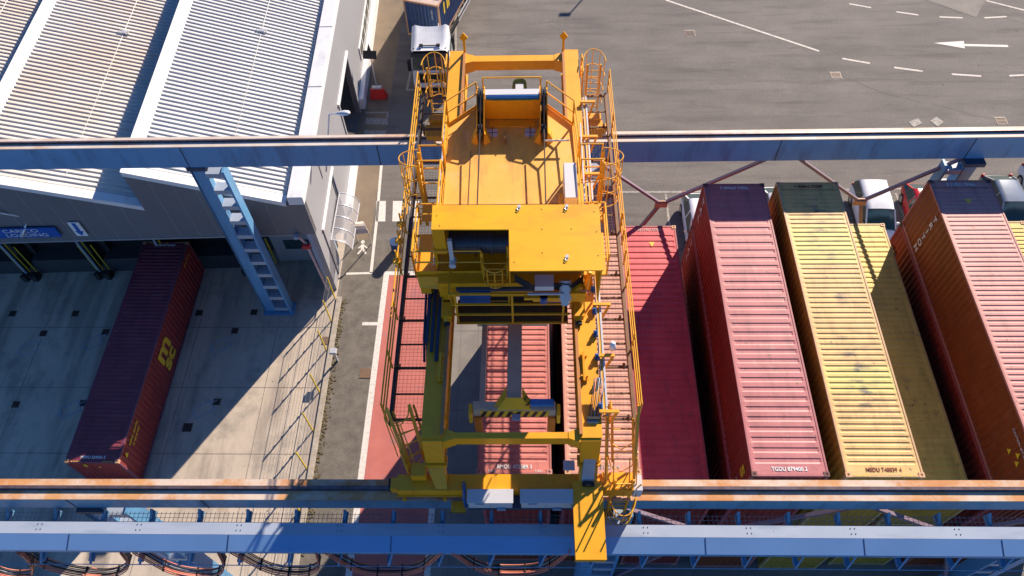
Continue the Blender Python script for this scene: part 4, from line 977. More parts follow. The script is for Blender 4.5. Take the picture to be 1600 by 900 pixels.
# trolley cable rail along the right girder, with cable carriers
g = MB(); g.box(1.98,2.12,8.9,21.6,14.84,14.93); cr_ = g.build('cable_rail', RY, CR); g = MB(); g.box(2.06,2.115,8.9,21.6,14.932,14.95); g.box(1.975,1.99,8.9,21.6,14.932,14.945); g.build('edge_strip', 'aluminium', cr_)
for k in range(8): y = 9.0+k*1.75; g = MB(); g.bar((1.86,y,15.02),(2.40,y,15.02),.09,.07); g.bar((1.92,y,14.8),(1.92,y,15.0),.06); g.bar((2.38,y,15.02),(2.2,y+.02,14.2),.07,.06); g.build('rail_bracket', RY, CR)
for k in range(9):
    y = 9.1+k*.78; g = MB(); g.box(1.84,1.965,y,y+.16,14.86,15.02); g.cyl((1.84,y+.08,15.06),(1.94,y+.08,15.06),.05,8); g.build('cable_carrier', 'motor_blue', CR)
g = MB()
for k in range(8):
    y = 9.17+k*.78
    g.tube([(2.0,y,14.84),(2.0,y+.12,14.6),(2.0,y+.39,14.45),(2.0,y+.66,14.6),(2.0,y+.78,14.84)], .018, 5)
g.build('festoon_cable', 'cable_blue', CR, smooth=True)
for (x, y) in ((2.35,11.0),): g = MB(); g.cyl((x,y,15.0),(x,y,15.3),.11,12,.07); g.build('floodlight', 'white', CR, smooth=True)
g = MB()
for j in range(4): g.tube([(-3.2+j*.09,13.0,14.9),(-3.2+j*.09,11.6,14.6),(-3.2+j*.09,11.0,14.2)], .04, 6)
g.build('cable', 'cable_blue', CR, smooth=True)
g = MB(); g.tube([(-1.95,7.6,13.3),(-1.9,7.35,13.5),(-1.93,7.2,13.1),(-1.9,7.1,12.7)], .05, 6); g.build('cable', 'motor_blue', CR, smooth=True)
# buffers with spring plates on the inner girder faces
for x in (-2.62, 1.5):
    for y in (10.35,):
        g = MB(); g.box(x-.1,x+.12,y-.35,y+.55,14.94,14.98)
        for q in (-.25,.4): g.cyl((x-.07,y+q,14.98),(x-.07,y+q,15.05),.03,8); g.cyl((x+.09,y+q,14.98),(x+.09,y+q,15.05),.03,8)
        g.bar((x,y-.4,15.0),(x,y+.5,15.06),.06,.08); g.build('rail_clamp', YEL, CR)

# ------------------------------------------------------------------ hoist trolley
TR = thing('hoist_trolley', 'yellow hoist trolley with flat deck, rope sheaves and machinery hood on top of the crane', 'crane trolley', (-.5, 16.2, 15.0), .006)
DZ = 16.0
deck = [(-2.73,12.95),(-2.73,19.1),(-1.82,19.95),(-1.56,20.2),(.40,20.2),(.62,19.95),(1.44,19.05),(1.56,12.95)]
g = MB(); g.prism([(x,y,DZ-.22) for x, y in deck], (0,0,.22))
g.build('deck', 'deck_yellow', TR)
g = MB(); g.box(-2.72,1.54,15.6,15.62,DZ+.001,DZ+.006); g.box(-1.95,-1.93,12.95,17.9,DZ+.001,DZ+.02) ; g.box(-.82,-.80,18.2,18.5,DZ,DZ+.3)
g.build('deck_seam', 'joist_brown', TR)
for x in (-1.25, .02):
    g = MB(); g.box(x-.17,x+.17,18.55,18.9,DZ+.001,DZ+.008); h_ = g.build('hatch', 'cabinet_grey', TR); g = MB(); g.box(x-.012,x+.012,18.45,19.0,DZ+.009,DZ+.03); g.box(x-.17,x+.17,18.72,18.74,DZ+.009,DZ+.02); g.build('handle', 'joist_brown', h_)
# wheels and side frames under the deck
for x in (-2.46, 1.34):
    g = MB(); g.box(x-.16,x+.16,12.6,19.3,15.15,15.78); g.build('side_frame', YEL, TR)
    for y in (13.0,14.2,18.0,19.0): g = MB(); g.cyl((x-.06,y,15.17),(x+.06,y,15.17),.17,20); g.build('wheel', 'black', TR)
g = MB(); g.box(-2.72,1.55,12.62,12.95,15.3,DZ); g.build('front_beam', YEL, TR)
# rope sheaves on their stands
for x in (-1.62, .47):
    g = MB()
    for s_ in (-.13, .10): g.prism([(x+s_,20.0,DZ-.2),(x+s_,20.05,DZ+.85),(x+s_,19.5,DZ+1.05),(x+s_,18.5,DZ+.55),(x+s_,18.2,DZ)], (.03,0,0))
    g.hexa([(x-.32,18.3,DZ),(x-.13,18.15,DZ),(x-.13,18.6,DZ),(x-.32,18.6,DZ),(x-.2,18.35,DZ+.3),(x-.13,18.3,DZ+.4),(x-.13,18.6,DZ+.4),(x-.2,18.6,DZ+.3)])
    g.hexa([(x+.13,18.15,DZ),(x+.32,18.3,DZ),(x+.32,18.6,DZ),(x+.13,18.6,DZ),(x+.13,18.3,DZ+.4),(x+.2,18.35,DZ+.3),(x+.2,18.6,DZ+.3),(x+.13,18.6,DZ+.4)])
    st = g.build('sheave_stand', YEL, TR)
    for yc, zc, rr in ((19.55,DZ+.55,.52),(18.45,DZ+.33,.26)):
        g = MB(); g.cyl((x-.07,yc,zc),(x-.03,yc,zc),rr,28); g.cyl((x-.03,yc,zc),(x+.03,yc,zc),rr-.06,28); g.cyl((x+.03,yc,zc),(x+.07,yc,zc),rr,28); g.cyl((x-.12,yc,zc),(x+.12,yc,zc),.07,12)
        g.build('sheave', 'black', st)
    g = MB(); g.tube([(x,18.3,DZ+.57),(x,15.5,DZ+.5),(x+.02,13.2,DZ+.5)], .022, 6); g.tube([(x,19.4,DZ+1.05),(x,18.45,DZ+.62)], .022, 6); g.build('rope', 'rope', TR)
g = MB(); g.box(-1.46,.33,19.45,19.75,DZ+.62,DZ+.95); sb_ = g.build('shaft_cover', 'shade_blue', TR, bevel=.02); g = MB(); g.box(-1.47,.34,19.52,19.78,DZ+.952,DZ+.97); g.build('cover_plate', 'cabinet_white', sb_)  # blue body and white top plate paint shade and sun on a grey box
g = MB(); g.box(-1.5,.36,19.36,19.42,DZ+.02,DZ+.85); g.box(-1.5,.36,19.42,19.6,DZ+.02,DZ+.6); g.box(-1.35,.2,19.0,19.3,DZ+.0,DZ+.03); g.build('sheave_beam', YEL, TR)
g = MB(); g.prism([(-.62,20.3,DZ-.2),(-.05,20.3,DZ-.2),(-.1,20.75,DZ+.1),(-.2,20.85,DZ+.12),(-.46,20.85,DZ+.12),(-.56,20.75,DZ+.1)], (0,0,.4)); g.build('gearbox', 'green_dark', TR, bevel=.03)
g = MB(); g.box(-.47,-.2,20.25,20.75,DZ+.35,DZ+.42); g.box(-1.3,-.72,20.3,20.5,DZ-.1,DZ+.05); g.build('cover_plate', 'cabinet_grey', TR)
g = MB(); g.box(.05,.3,20.35,20.55,DZ-.1,DZ+.05); g.build('limit_switch', 'letter_yellow', TR)
g = MB(); g.cyl((.48,18.05,DZ+.3),(1.3,18.05,DZ+.3),.03,8); g.build('pipe', 'cabinet_grey', TR)
# perimeter rails
g = MB(); H_ = 1.1
railing(g, [(-2.73,19.1,DZ),(-1.78,19.98,DZ)], H_, (1.0,.55), sp_=3, toe=True); railing(g, [(-1.56,20.2,DZ),(.38,20.2,DZ)], H_, (1.0,.5), sp_=3, toe=True)
railing(g, [(.58,20.0,DZ),(1.46,19.05,DZ)], H_, (1.0,.55), sp_=3, toe=True)
for x0_, x1_, y1_ in ((-2.76,-2.76,13.1),(1.47,1.56,13.1)): railing(g, [(x0_,19.05,DZ),(x1_,17.4,DZ)], H_, (1.0,.5), sp_=1.6, toe=True); railing(g, [(x0_,16.5,DZ),(x1_,y1_,DZ)], H_, (1.0,.5), sp_=1.6, toe=True)
g.build('handrail', RY, TR)
# side landings with caged ladders
for sx_ in (-1, 1):
    xi = -2.76 if sx_ < 0 else 1.6; xo = -3.5 if sx_ < 0 else 2.3; bulge = PI if sx_ < 0 else 0
    g = MB(); g.box(min(xi,xo),max(xi,xo),15.55,16.3,15.24,15.3); g.box(min(xi,xo),max(xi,xo),13.4,15.0,15.24,15.3); g.build('landing', YEL, TR)
    g = MB(); railing(g, [(xi,17.25,DZ-.1),(xo,17.25,DZ-.1)], 1.05, (1.0,.0), sp_=3); railing(g, [(xi,16.6,DZ-.1),(xo,16.6,DZ-.1)], 1.05, (1.0,.0), sp_=3)
    railing(g, [(xi,15.4,15.3),(xo,15.4,15.3)], 1.0, (1.0,.5), sp_=3); railing(g, [(xo,15.4,15.3),(xo,13.4,15.3)], 1.0, (1.0,.5), sp_=2)
    g.bar((xo,17.0,16.9),(xo,16.9,14.0),.10,.06); g.bar((xo,16.5,16.9),(xo,16.4,14.0),.10,.06)
    for k in range(9): g.tube([(xo,16.95,14.2+k*.3),(xo,16.45,14.2+k*.3)], .018, 5)
    cage(g, (xo,16.72), 14.9, 16.95, .40, bulge, hoops=4)
    g.build('caged_ladder', RY, TR)
    g = MB(); g.tube([(xi+sx_*.1,19.0,DZ+.12),(xi+sx_*.1,13.2,DZ+.12)], .03, 6); g.build('conduit', 'aluminium', TR)
for y in (15.9,15.2,14.4):
    g = MB(); g.bar((-4.25,y,15.25),(-4.25,y-.02,14.35),.05); g.bar((-4.4,y,14.7),(-4.1,y,14.7),.2,.05); g.bar((2.98,y,15.2),(2.98,y,14.4),.05); g.build('cable_guide', RY, TR)
# electrical cabinet standing on the deck
g = MB(); g.box(1.03,1.42,15.0,16.42,DZ+.05,17.0); g.build('electrical_cabinet', 'cabinet_white', TR, bevel=.012)
g = MB(); g.box(.88,1.02,15.0,15.6,DZ,DZ+.5); g.box(.95,1.3,14.4,14.8,DZ,DZ+.3); g.bar((-2.4,14.2,DZ+.1),(-2.2,13.8,DZ+.6),.1); g.build('bracket', YEL, TR)
g = MB(); g.prism([(-1.45,15.35,DZ+.002),(-1.33,14.95,DZ+.002),(-1.52,14.5,DZ+.002)], (0,0,.01)); g.build('deck_stain', 'joist_brown', TR)
# machinery hood: roof sheet with an L-shaped plan, walls and what sits inside
HZ = 18.0
hood = [(-2.74,13.88),(1.90,13.86),(1.89,11.62),(-.57,11.62),(-.60,13.0),(-2.72,13.02)]
g = MB(); g.prism([(x,y,HZ) for x, y in hood][::-1], (0,0,.045)); hd = g.build('hood_roof', 'hood_yellow', TR)
g = MB()
for x, y in ((-2.6,13.5),(-2.5,13.15),(.3,13.7),(.3,13.0),(.3,12.2),(1.1,13.0),(1.75,13.6),(1.78,12.9),(1.78,12.1),(-.4,13.7),(-.45,11.9)): g.cyl((x,y,HZ+.045),(x,y,HZ+.055),.016,8)
g.build('bolt', 'joist_brown', hd)
for x, y in ((-.32,13.78),(1.0,13.78),(.95,12.05)):
    g = MB(); g.cyl((x,y,HZ+.045),(x,y,HZ+.10),.05,10); g.tube([(x,y,HZ+.08),(x-.06,y-.1,HZ+.09),(x-.02,y-.14,HZ+.08),(x+.03,y-.08,HZ+.08)], .012, 5); g.build('lifting_eye', 'aluminium', hd)
g = MB(); g.box(-2.73,1.88,13.82,13.86,DZ,HZ-.002); g.box(1.84,1.88,11.75,13.82,16.4,HZ-.002); g.box(-2.72,-2.38,13.04,13.08,16.9,HZ-.002); g.box(-2.73,-2.69,13.08,13.82,16.3,HZ-.002); g.box(-.59,-.56,11.7,13.0,17.35,HZ-.002)
g.build('hood_wall', YEL, TR)
g = MB(); g.cyl((-2.3,13.42,16.95),(.6,13.42,16.95),.33,28)
for x in (-2.3,-1.1,-.4,.6): g.cyl((x-.03,13.42,16.95),(x+.03,13.42,16.95),.39,28)
g.build('winch_drum', 'drum_grey', TR)
g = MB(); g.cyl((-2.25,13.1,16.6),(-2.25,12.8,16.6),.1,12); g.box(-2.32,-2.2,12.95,13.05,16.5,17.6); g.build('hose_reel', 'cabinet_grey', TR)
# left service platform with railing and ladder opening
g = MB(); g.box(-3.36,-.62,12.97,13.75,DZ+.012,DZ+.03); g.box(-3.36,-2.75,12.98,13.75,DZ-.1,DZ+.01); g.box(-3.3,-2.8,12.9,13.7,DZ-.5,DZ-.42); g.hexa([(-3.3,12.75,15.6),(-1.4,12.55,15.6),(-1.4,12.98,15.6),(-3.3,12.98,15.6),(-3.36,12.9,15.95),(-1.42,12.9,15.95),(-1.42,12.98,15.95),(-3.36,12.98,15.95)]); g.build('service_platform', YEL, TR)
g = MB(); railing(g, [(-1.42,12.98,DZ),(-3.38,12.98,DZ),(-3.38,13.75,DZ)], 1.1, (1.0,.52), sp_=3, toe=True); g.build('handrail', RY, TR)
g = MB(); g.bar((-1.40,12.96,17.05),(-1.32,12.7,14.7),.07); g.bar((-.66,13.1,17.15),(-.66,12.7,14.7),.07)
def uarc(z, r_, y0): return [(-1.03+r_*math.cos(PI+PI*k/10), y0+r_*1.35*math.sin(PI+PI*k/10), z) for k in range(11)]
A_ = uarc(16.85,.37,12.9); B_ = uarc(16.05,.36,12.9)
g.tube(A_, .024, 6); g.tube(B_, .024, 6)
for k in (1,3,5,7,9): g.tube([A_[k],B_[k]], .02, 5)
for k in range(8): g.tube([(-1.36,12.72,14.9+k*.28),(-.68,12.72,14.9+k*.28)], .018, 5)
g.build('ladder', RY, TR)
# front machinery under the hood edge
g = MB(); g.box(.05,1.55,12.0,12.6,15.95,16.1); g.build('machine_bed', YEL, TR)
g = MB(); g.cyl((.95,12.1,16.9),(.95,11.7,16.5),.17,18); g.cyl((.95,11.75,16.55),(.95,11.6,16.4),.12,14); g.build('motor', 'cabinet_grey', TR)
g = MB(); g.box(.1,.62,11.75,12.15,16.9,17.1); g.box(-.1,.9,11.7,11.76,16.75,16.8); g.build('valve_block', 'cabinet_grey', TR)
g = MB(); g.cyl((.35,11.75,16.35),(.35,11.75,16.6),.11,14); g.box(-2.1,-1.2,12.35,12.75,15.35,15.75); g.box(.35,1.0,12.3,12.75,15.4,15.75); g.build('motor', 'motor_blue', TR)
g = MB(); g.box(-.2,.8,11.7,11.8,16.5,16.6); g.bar((1.15,11.9,16.6),(1.4,11.9,16.9),.12); g.box(1.05,1.5,11.75,12.0,16.35,16.75); g.build('bracket', YEL, TR)
g = MB()
for k in range(5): g.tube([(-.45,12.0,17.3-.07*k),(-.1,11.8,17.25-.07*k),(.1,11.8,17.05-.05*k),(.45,11.95,17.0-.06*k),(1.1,11.9,16.95-.08*k),(1.45,12.1,17.1-.1*k)], .022, 5)
g.build('hose', 'black', TR, smooth=True)
g = MB(); g.tube([(1.3,11.7,17.0),(1.55,11.8,16.8),(1.62,12.0,16.3),(1.62,12.4,15.8)], .02, 5); g.tube([(1.45,11.7,17.0),(1.66,11.85,16.7),(1.7,12.1,16.1)], .02, 5); g.build('hose', 'cable_orange', TR, smooth=True)
g = MB(); g.box(-2.2,1.1,12.52,12.62,15.72,15.82); g.box(.0,1.45,11.95,12.02,16.25,16.32); g.build('cable_tray', 'steel_dark', TR)
# lower basket in front
FZ, FY = 14.55, 12.15
g = MB(); g.box(-2.26,1.12,FY,FY+.85,FZ-.05,FZ); g.build('basket_floor', 'joist_brown', TR)
g = MB()
for f_, z in ((0,14.55),(.33,15.05),(.66,15.6),(1.0,16.15)):
    yy = FY; g.bar((-2.26-.1*f_,yy,z),(1.12+.08*f_,yy,z),.06,.05)
for x in (-2.2,-.55,.95): g.bar((x,FY,14.55),(x-.0,FY,16.15),.06,.05)
for x in (-2.36,1.2): g.bar((x,FY,16.15),(x,FY+.5,14.6),.05,.05); g.bar((x,FY,16.15),(x,FY+.9,16.15),.05,.05)
g.build('basket_rail', RY, TR)
g = MB(); g.box(-2.2,1.1,FY+.85,FY+.9,FZ,15.7); g.build('basket_back', 'joist_dark', TR)
g = MB(); g.box(.93,1.15,FY+.3,FY+.55,15.4,15.6); g.box(-1.35,-1.15,FY+.5,FY+.7,15.5,15.7); g.build('junction_box', 'cabinet_grey', TR)
for x, s_ in ((-2.5,-1),(1.42,1)):
    g = MB(); g.box(x-.14,x+.14,12.0,12.5,14.92,15.18); g.bar((x-.16,12.9,15.2),(x-.16,12.05,15.05),.05); g.bar((x+.16,12.9,15.2),(x+.16,12.05,15.05),.05); g.cyl((x,12.02,15.02),(x,11.9,15.0),.11,14); b_ = g.build('buffer_arm', YEL, TR)
    g = MB(); g.cyl((x,11.9,15.0),(x,11.8,14.99),.09,16); g.build('buffer', 'rubber', b_)
g = MB(); g.bar((1.55,12.6,15.1),(1.75,13.0,16.0),.1); g.bar((1.5,12.4,15.2),(1.5,13.0,16.6),.08); g.build('brace', YEL, TR)
g = MB()
for k in range(3): g.box(-3.12+k*.16,-3.02+k*.16,11.2-.3*k,13.4,14.98,15.06)
g.build('cable_tray', 'cable_blue', TR)
g = MB(); g.box(-3.3,-3.0,12.8,13.0,15.2,15.55); g.build('bracket', YEL, TR)

# ------------------------------------------------------------------ spreader hanging below the trolley
SPR = thing('container_spreader', 'grey-green container spreader with hazard striped end beam hanging over the pink-red stack', 'spreader', (-.48, 15.3, 13.1))
SZ = 13.5
g = MB(); g.box(-.71,-.27,9.98,21.3,SZ-.45,SZ); g.build('main_beam', 'spreader', SPR, bevel=.01)
g = MB(); g.box(-1.54,-1.38,10.06,21.2,SZ-.35,SZ-.1); g.build('side_beam', 'spreader', SPR)
for ye, s_ in ((9.78,1),(21.35,-1)):
    g = MB(); g.box(-1.72,.76,ye-.02,ye+.28,SZ-.5,SZ-.05); g.box(-1.72,-1.3,ye+.0,ye+.26,SZ-.05,SZ+.0)
    e_ = g.build('end_beam', 'spreader', SPR, bevel=.01)
    g = MB(); g.box(-1.5,.55,ye-.035,ye-.022,SZ-.47,SZ-.08) if s_ > 0 else g.box(-1.5,.55,ye+.282,ye+.295,SZ-.47,SZ-.08); g.build('stripe_plate', 'spreader_yellow', e_)
    g = MB(); yy = ye-.04 if s_ > 0 else ye+.297
    for k in range(8): x = -1.52+k*.255; g.prism([(x,yy,SZ-.46),(x+.12,yy,SZ-.46),(x+.24,yy,SZ-.09),(x+.12,yy,SZ-.09)], (0,.004,0))
    g.build('stripe', 'black', e_)
    g = MB(); g.prism([(-1.0,ye+.0,SZ-.06),(.02,ye+.0,SZ-.06),(-.25,ye+.3*s_,SZ+.12),(-.73,ye+.3*s_,SZ+.12)], (0,0,.04)); g.prism([(-.25,ye+.1,SZ),(.1,ye+.1,SZ-.05),(-.25,ye+.7*s_,SZ+.02)], (0,0,.05)); g.prism([(-.73,ye+.1,SZ),(-1.08,ye+.1,SZ-.05),(-.73,ye+.7*s_,SZ+.02)], (0,0,.05)); g.build('gusset', 'spreader_yellow', e_)
    for xx in (-1.60,.64):
        g = MB(); g.box(xx-.12,xx+.12,ye-.1,ye-.03,SZ-1.45,SZ-.45) if s_ > 0 else g.box(xx-.12,xx+.12,ye+.29,ye+.36,SZ-1.45,SZ-.45); g.build('guide_flipper', 'flipper_orange', e_, bevel=.01)
    for xx in (-1.8,.84): g = MB(); g.box(xx-.05,xx+.05,ye-.2,ye+.2,SZ-.6,SZ-.02); g.build('guide_plate', 'spreader_yellow', e_, bevel=.02)
g = MB(); g.box(.0,.70,9.86,10.06,SZ-.02,SZ+.14); g.build('hydraulic_pack', 'shade_blue', SPR, bevel=.015)  # grey pack, the blue of its shade is put into the colour
g = MB(); g.tube([(-.22,9.98,SZ+.02),(-.12,10.13,SZ+.15),(.02,10.03,SZ+.1),(-.1,9.88,SZ+.05),(-.28,9.96,SZ+.02)], .02, 6); g.build('hose', 'black', SPR)
g = MB(); g.box(-.55,-.3,9.56,9.72,SZ-.35,SZ-.2); g.build('flood_lamp', 'cabinet_blue', SPR)
for x in (-1.62,.47):
    for y in (12.9,17.5): g = MB(); g.tube([(x,y,15.7),(x,y,SZ-.1)], .015, 5); g.build('rope', 'rope', SPR)
g = MB()
for y in (12.9,17.5): g.box(-1.7,.55,y-.12,y+.12,SZ-.2,SZ+.02)
g.build('headblock', 'spreader', SPR)

# ------------------------------------------------------------------ vehicles
def rrect(hw, z0, z1, tumble=.0, k=.25):
    # half-section points of a rounded body from sill to roof
    return [(-hw*.92,z0),(-hw,z0+(z1-z0)*.25),(-hw,z0+(z1-z0)*.55),(-hw*(1-tumble*.5),z0+(z1-z0)*.85),(-hw*(1-tumble)+.06,z1),(0,z1+.03),
            (hw*(1-tumble)-.06,z1),(hw*(1-tumble*.5),z0+(z1-z0)*.85),(hw,z0+(z1-z0)*.55),(hw,z0+(z1-z0)*.25),(hw*.92,z0)]
def subsurf(o, lv=1):
    md = o.modifiers.new('smooth', 'SUBSURF'); md.levels = lv; md.render_levels = lv
def make_car(label, loc, rz, paint, kind='hatch', L=4.3, W=1.8, Hh=1.5, group='cars parked behind the container stacks'):
    # local axes: nose towards -Y
    c = thing('parked_car', label, 'car', loc, rz, group, world=False)
    hw = W/2
    if kind == 'van': body = [(-L/2,.28,.62,.86),(-L/2+.15,.22,.82,.97),(-L/2+.55,.2,.95,1),(-L/2+.95,.2,1.02,1),(0,.2,1.05,1),(L/2-.5,.2,1.05,1),(L/2-.08,.22,1.02,.97),(L/2,.35,.95,.92)]
    else: body = [(-L/2,.28,.52,.82),(-L/2+.14,.2,.68,.95),(-L/2+.6,.2,.80,1),(-L/2+1.05,.2,.88,1),(-.2,.2,.92,1),(L/2-.9,.2,.95,1),(L/2-.15,.22,.93,.96),(L/2,.35,.8,.88)]
    g = MB(); rows = []
    for y, z0, z1, f_ in body: rows.append([(x, y, z) for x, z in rrect(hw*f_, z0, z1, .06)])
    g.grid(rows); g.poly(rows[0]); g.poly(rows[-1][::-1]); g.poly([r[0] for r in rows]+[r[-1] for r in rows][::-1])
    o = g.build('body', paint, c, smooth=True); subsurf(o)
    if kind == 'van': cab_ = [(-L/2+.62,.98,1.0,.90),(-L/2+1.55,1.0,Hh-.08,.84),(-L/2+2.0,1.0,Hh,.84),(L/2-.45,1.0,Hh,.84),(L/2-.12,.98,1.25,.86)]
    else: cab_ = [(-L/2+1.0,.84,.9,.86),(-L/2+1.85,.9,Hh-.04,.74),(-L/2+2.4,.9,Hh,.74),(L/2-.95,.9,Hh-.06,.72),(L/2-.22,.88,1.0,.80)]
    g = MB(); rows = []
    for y, z0, z1, f_ in cab_:
        rows.append([(-hw*.93,y,z0-.1),(-hw*.92,y,z0),(-hw*(f_+.0),y,max(z1-.02,z0)),(-hw*f_*.6,y,z1+.02),(0,y,z1+.035),(hw*f_*.6,y,z1+.02),(hw*f_,y,max(z1-.02,z0)),(hw*.92,y,z0),(hw*.93,y,z0-.1)])
    g.grid(rows); g.poly(rows[0]); g.poly(rows[-1][::-1]); g.build('windows', 'glass', c, smooth=False)
    g = MB(); r2 = []
    ry = [cab_[1], cab_[2], cab_[3]]
    for i, (y, z0, z1, f_) in enumerate(ry):
        dz = .02; r2.append([(-hw*f_-.01,y,z1-.05+dz*0),(-hw*f_+.03,y,z1+.03),(-hw*f_*.6,y,z1+.055),(0,y,z1+.07),(hw*f_*.6,y,z1+.055),(hw*f_-.03,y,z1+.03),(hw*f_+.01,y,z1-.05)])
    g.grid(r2); o = g.build('roof', paint, c, smooth=True)
    for s_ in (-1,1):
        for (ya, za, fa), (yb, zb, fb) in (((cab_[0][0],cab_[0][2],.90),(cab_[1][0],cab_[1][2],cab_[1][3])),((cab_[-1][0],cab_[-1][2],.84),(cab_[-2][0],cab_[-2][2],cab_[-2][3]))):
            g = MB(); g.bar((s_*hw*fa,ya,za),(s_*hw*fb,yb,zb),.07,.05); g.build('pillar', paint, c)
        yy = (cab_[1][0]+cab_[3][0])/2-.15; g = MB(); g.bar((s_*hw*.925,yy,cab_[2][1]),(s_*hw*cab_[2][3],yy,Hh-.01),.09,.03); g.build('pillar', paint, c)
    for s_ in (-1,1):
        for yy in (-L/2+.85, L/2-.8):
            g = MB(); g.cyl((s_*(hw-.21),yy,.32),(s_*(hw+.012),yy,.32),.32,20); wl = g.build('wheel', 'tyre', c)
            g = MB(); g.cyl((s_*(hw+.0),yy,.32),(s_*(hw+.02),yy,.32),.20,16); g.build('rim', 'rim', wl)
        g = MB(); g.box(min(s_*(hw*.52),s_*hw*.86),max(s_*(hw*.52),s_*hw*.86),-L/2+.02,-L/2+.16,.58,.72); g.build('headlight', 'lamp_clear', c, bevel=.02)
        g = MB(); g.box(min(s_*hw*.74,s_*hw*.93),max(s_*hw*.74,s_*hw*.93),L/2-.14,L/2-.0,.75,1.0); g.build('tail_light', 'lamp_red', c, bevel=.02)
        g = MB(); g.box(min(s_*hw,s_*(hw+.17)),max(s_*hw,s_*(hw+.17)),cab_[0][0]+.35,cab_[0][0]+.45,.95,1.12); g.build('mirror', paint, c, bevel=.02)
    g = MB(); g.box(-hw*.6,hw*.6,-L/2-.005,-L/2+.1,.3,.44); g.build('grille', 'black', c)
    return c
make_car('white van-like car under the Y-shaped brace, behind the low sand stack', (19.2,27.75,0), -.03, 'car_white', 'van', 4.05, 1.78, 1.66)
make_car('white car mostly hidden behind the tall rose red stack', (9.5,27.0,0), .0, 'car_white', 'hatch', 4.3, 1.8, 1.5)
make_car('red car partly hidden by the tall brown-sided stack', (22.0,27.9,0), -.10, 'car_red', 'hatch', 3.8, 1.75, 1.45)
make_car('silver car with large dark windscreen by the right edge', (26.75,28.2,0), -.02, 'car_silver', 'hatch', 4.4, 1.85, 1.5)
make_car('white van cut off by the right edge of the yard', (29.3,28.9,0), -.05, 'car_white', 'van', 4.6, 1.9, 1.8)
make_car('pale car peeping out between the rose red and sand stacks', (13.95,27.53,0), 0, 'car_white', 'hatch', 4.1, 1.75, 1.45)
# truck tractor
TK = thing('truck', 'white cab-over truck with high roof fairing facing the camera', 'truck', (-6.28, 40.05, 0), .02, None, world=False)
g = MB(); rows = []
prof = [(-1.55,.55,1.0,1.0),(-1.62,1.0,1.5,1.0)]
g.hexa([(-1.24,-1.52,.55),(1.24,-1.52,.55),(1.24,.75,.75),(-1.24,.75,.75),(-1.2,-1.36,1.75),(1.2,-1.36,1.75),(1.24,.75,1.75),(-1.24,.75,1.75)])
g.hexa([(-1.24,-1.36,1.752),(-1.18,-1.30,1.752),(-1.18,.75,1.752),(-1.24,.75,1.752),(-1.18,-1.05,2.95),(-1.1,-1.0,2.95),(-1.14,.75,2.95),(-1.2,.75,2.95)])
g.hexa([(1.18,-1.30,1.752),(1.24,-1.36,1.752),(1.24,.75,1.752),(1.18,.75,1.752),(1.1,-1.0,2.95),(1.18,-1.05,2.95),(1.2,.75,2.95),(1.14,.75,2.95)])
g.box(-1.18,1.18,.68,.75,1.752,2.95)
g.build('cab', 'car_white', TK, bevel=.03)
g = MB(); g.hexa([(-1.16,-1.37,1.78),(1.16,-1.37,1.78),(1.16,-1.3,1.78),(-1.16,-1.3,1.78),(-1.12,-1.08,2.78),(1.12,-1.08,2.78),(1.12,-1.0,2.78),(-1.12,-1.0,2.78)]); g.build('windscreen', 'glass', TK)
g = MB(); g.hexa([(-1.2,-1.28,2.72),(1.2,-1.28,2.72),(1.2,-1.1,2.78),(-1.2,-1.1,2.78),(-1.2,-1.2,2.95),(1.2,-1.2,2.95),(1.2,-1.0,3.0),(-1.2,-1.0,3.0)]); g.build('sun_visor', 'black', TK)
g = MB(); rows = []
for i in range(9):
    t = i/8; y = -1.15+1.95*t; zc = 3.12+.10*t+.24*max(0,(t-.2)/.8)**1.1
    row = []
    for j in range(-6, 7):
        u = j/6; edge = .16*abs(u)**3*t*1.4; row.append((u*(1.2-.03*t), y+.12*(1-u*u)*(0 if i < 8 else -.4), zc+edge-.25*(abs(u) > .99)))
    rows.append(row)
g.grid(rows)
g.poly([rows[i][0] for i in range(9)]+[(-1.2,.8,2.9),(-1.2,-1.15,2.9)]); g.poly([rows[i][-1] for i in range(9)]+[(1.2,.8,2.9),(1.2,-1.15,2.9)]); g.poly(list(rows[-1])+[(1.17,.8,2.9),(-1.17,.8,2.9)])
g.build('roof_fairing', 'car_white', TK, smooth=True)
g = MB(); g.bar((-.55,-.75,3.20),(.55,-.75,3.20),.05); g.box(-.65,-.42,-.82,-.68,3.16,3.28); g.box(.42,.65,-.82,-.68,3.16,3.28)
for x, y in ((-1.0,-.95),(-.6,-1.0),(.6,-1.0),(1.0,-.95),(-.95,-.5),(.95,-.5)): g.cyl((x,y,3.02),(x,y,3.16),.045,8)
g.build('roof_lamp', 'black', TK)
g = MB(); g.box(-.85,.85,-1.56,-1.50,.95,1.6); g.box(-1.2,1.2,-1.6,-1.45,.3,.55); g.build('grille', 'black', TK)
g = MB(); g.box(-1.22,1.22,-1.62,-1.48,.56,.9); g.build('bumper', 'car_white', TK, bevel=.03)
for s_ in (-1,1):
    g = MB(); g.box(min(s_*.8,s_*1.16),max(s_*.8,s_*1.16),-1.66,-1.6,.6,.82); g.build('headlight', 'lamp_clear', TK)
    g = MB(); g.box(min(s_*1.25,s_*1.48),max(s_*1.25,s_*1.48),-1.35,-1.2,1.7,2.5); g.bar((s_*1.2,-1.2,2.55),(s_*1.4,-1.28,2.5),.04); g.bar((s_*1.2,-1.2,1.75),(s_*1.4,-1.28,1.75),.04); g.build('mirror', 'black', TK, bevel=.03)
    for yy in (-.6, 3.0): g = MB(); g.cyl((s_*.9,yy,.5),(s_*1.22,yy,.5),.5,22); wl = g.build('wheel', 'tyre', TK); g = MB(); g.cyl((s_*1.2,yy,.5),(s_*1.235,yy,.5),.28,16); g.build('rim', 'rim', wl)
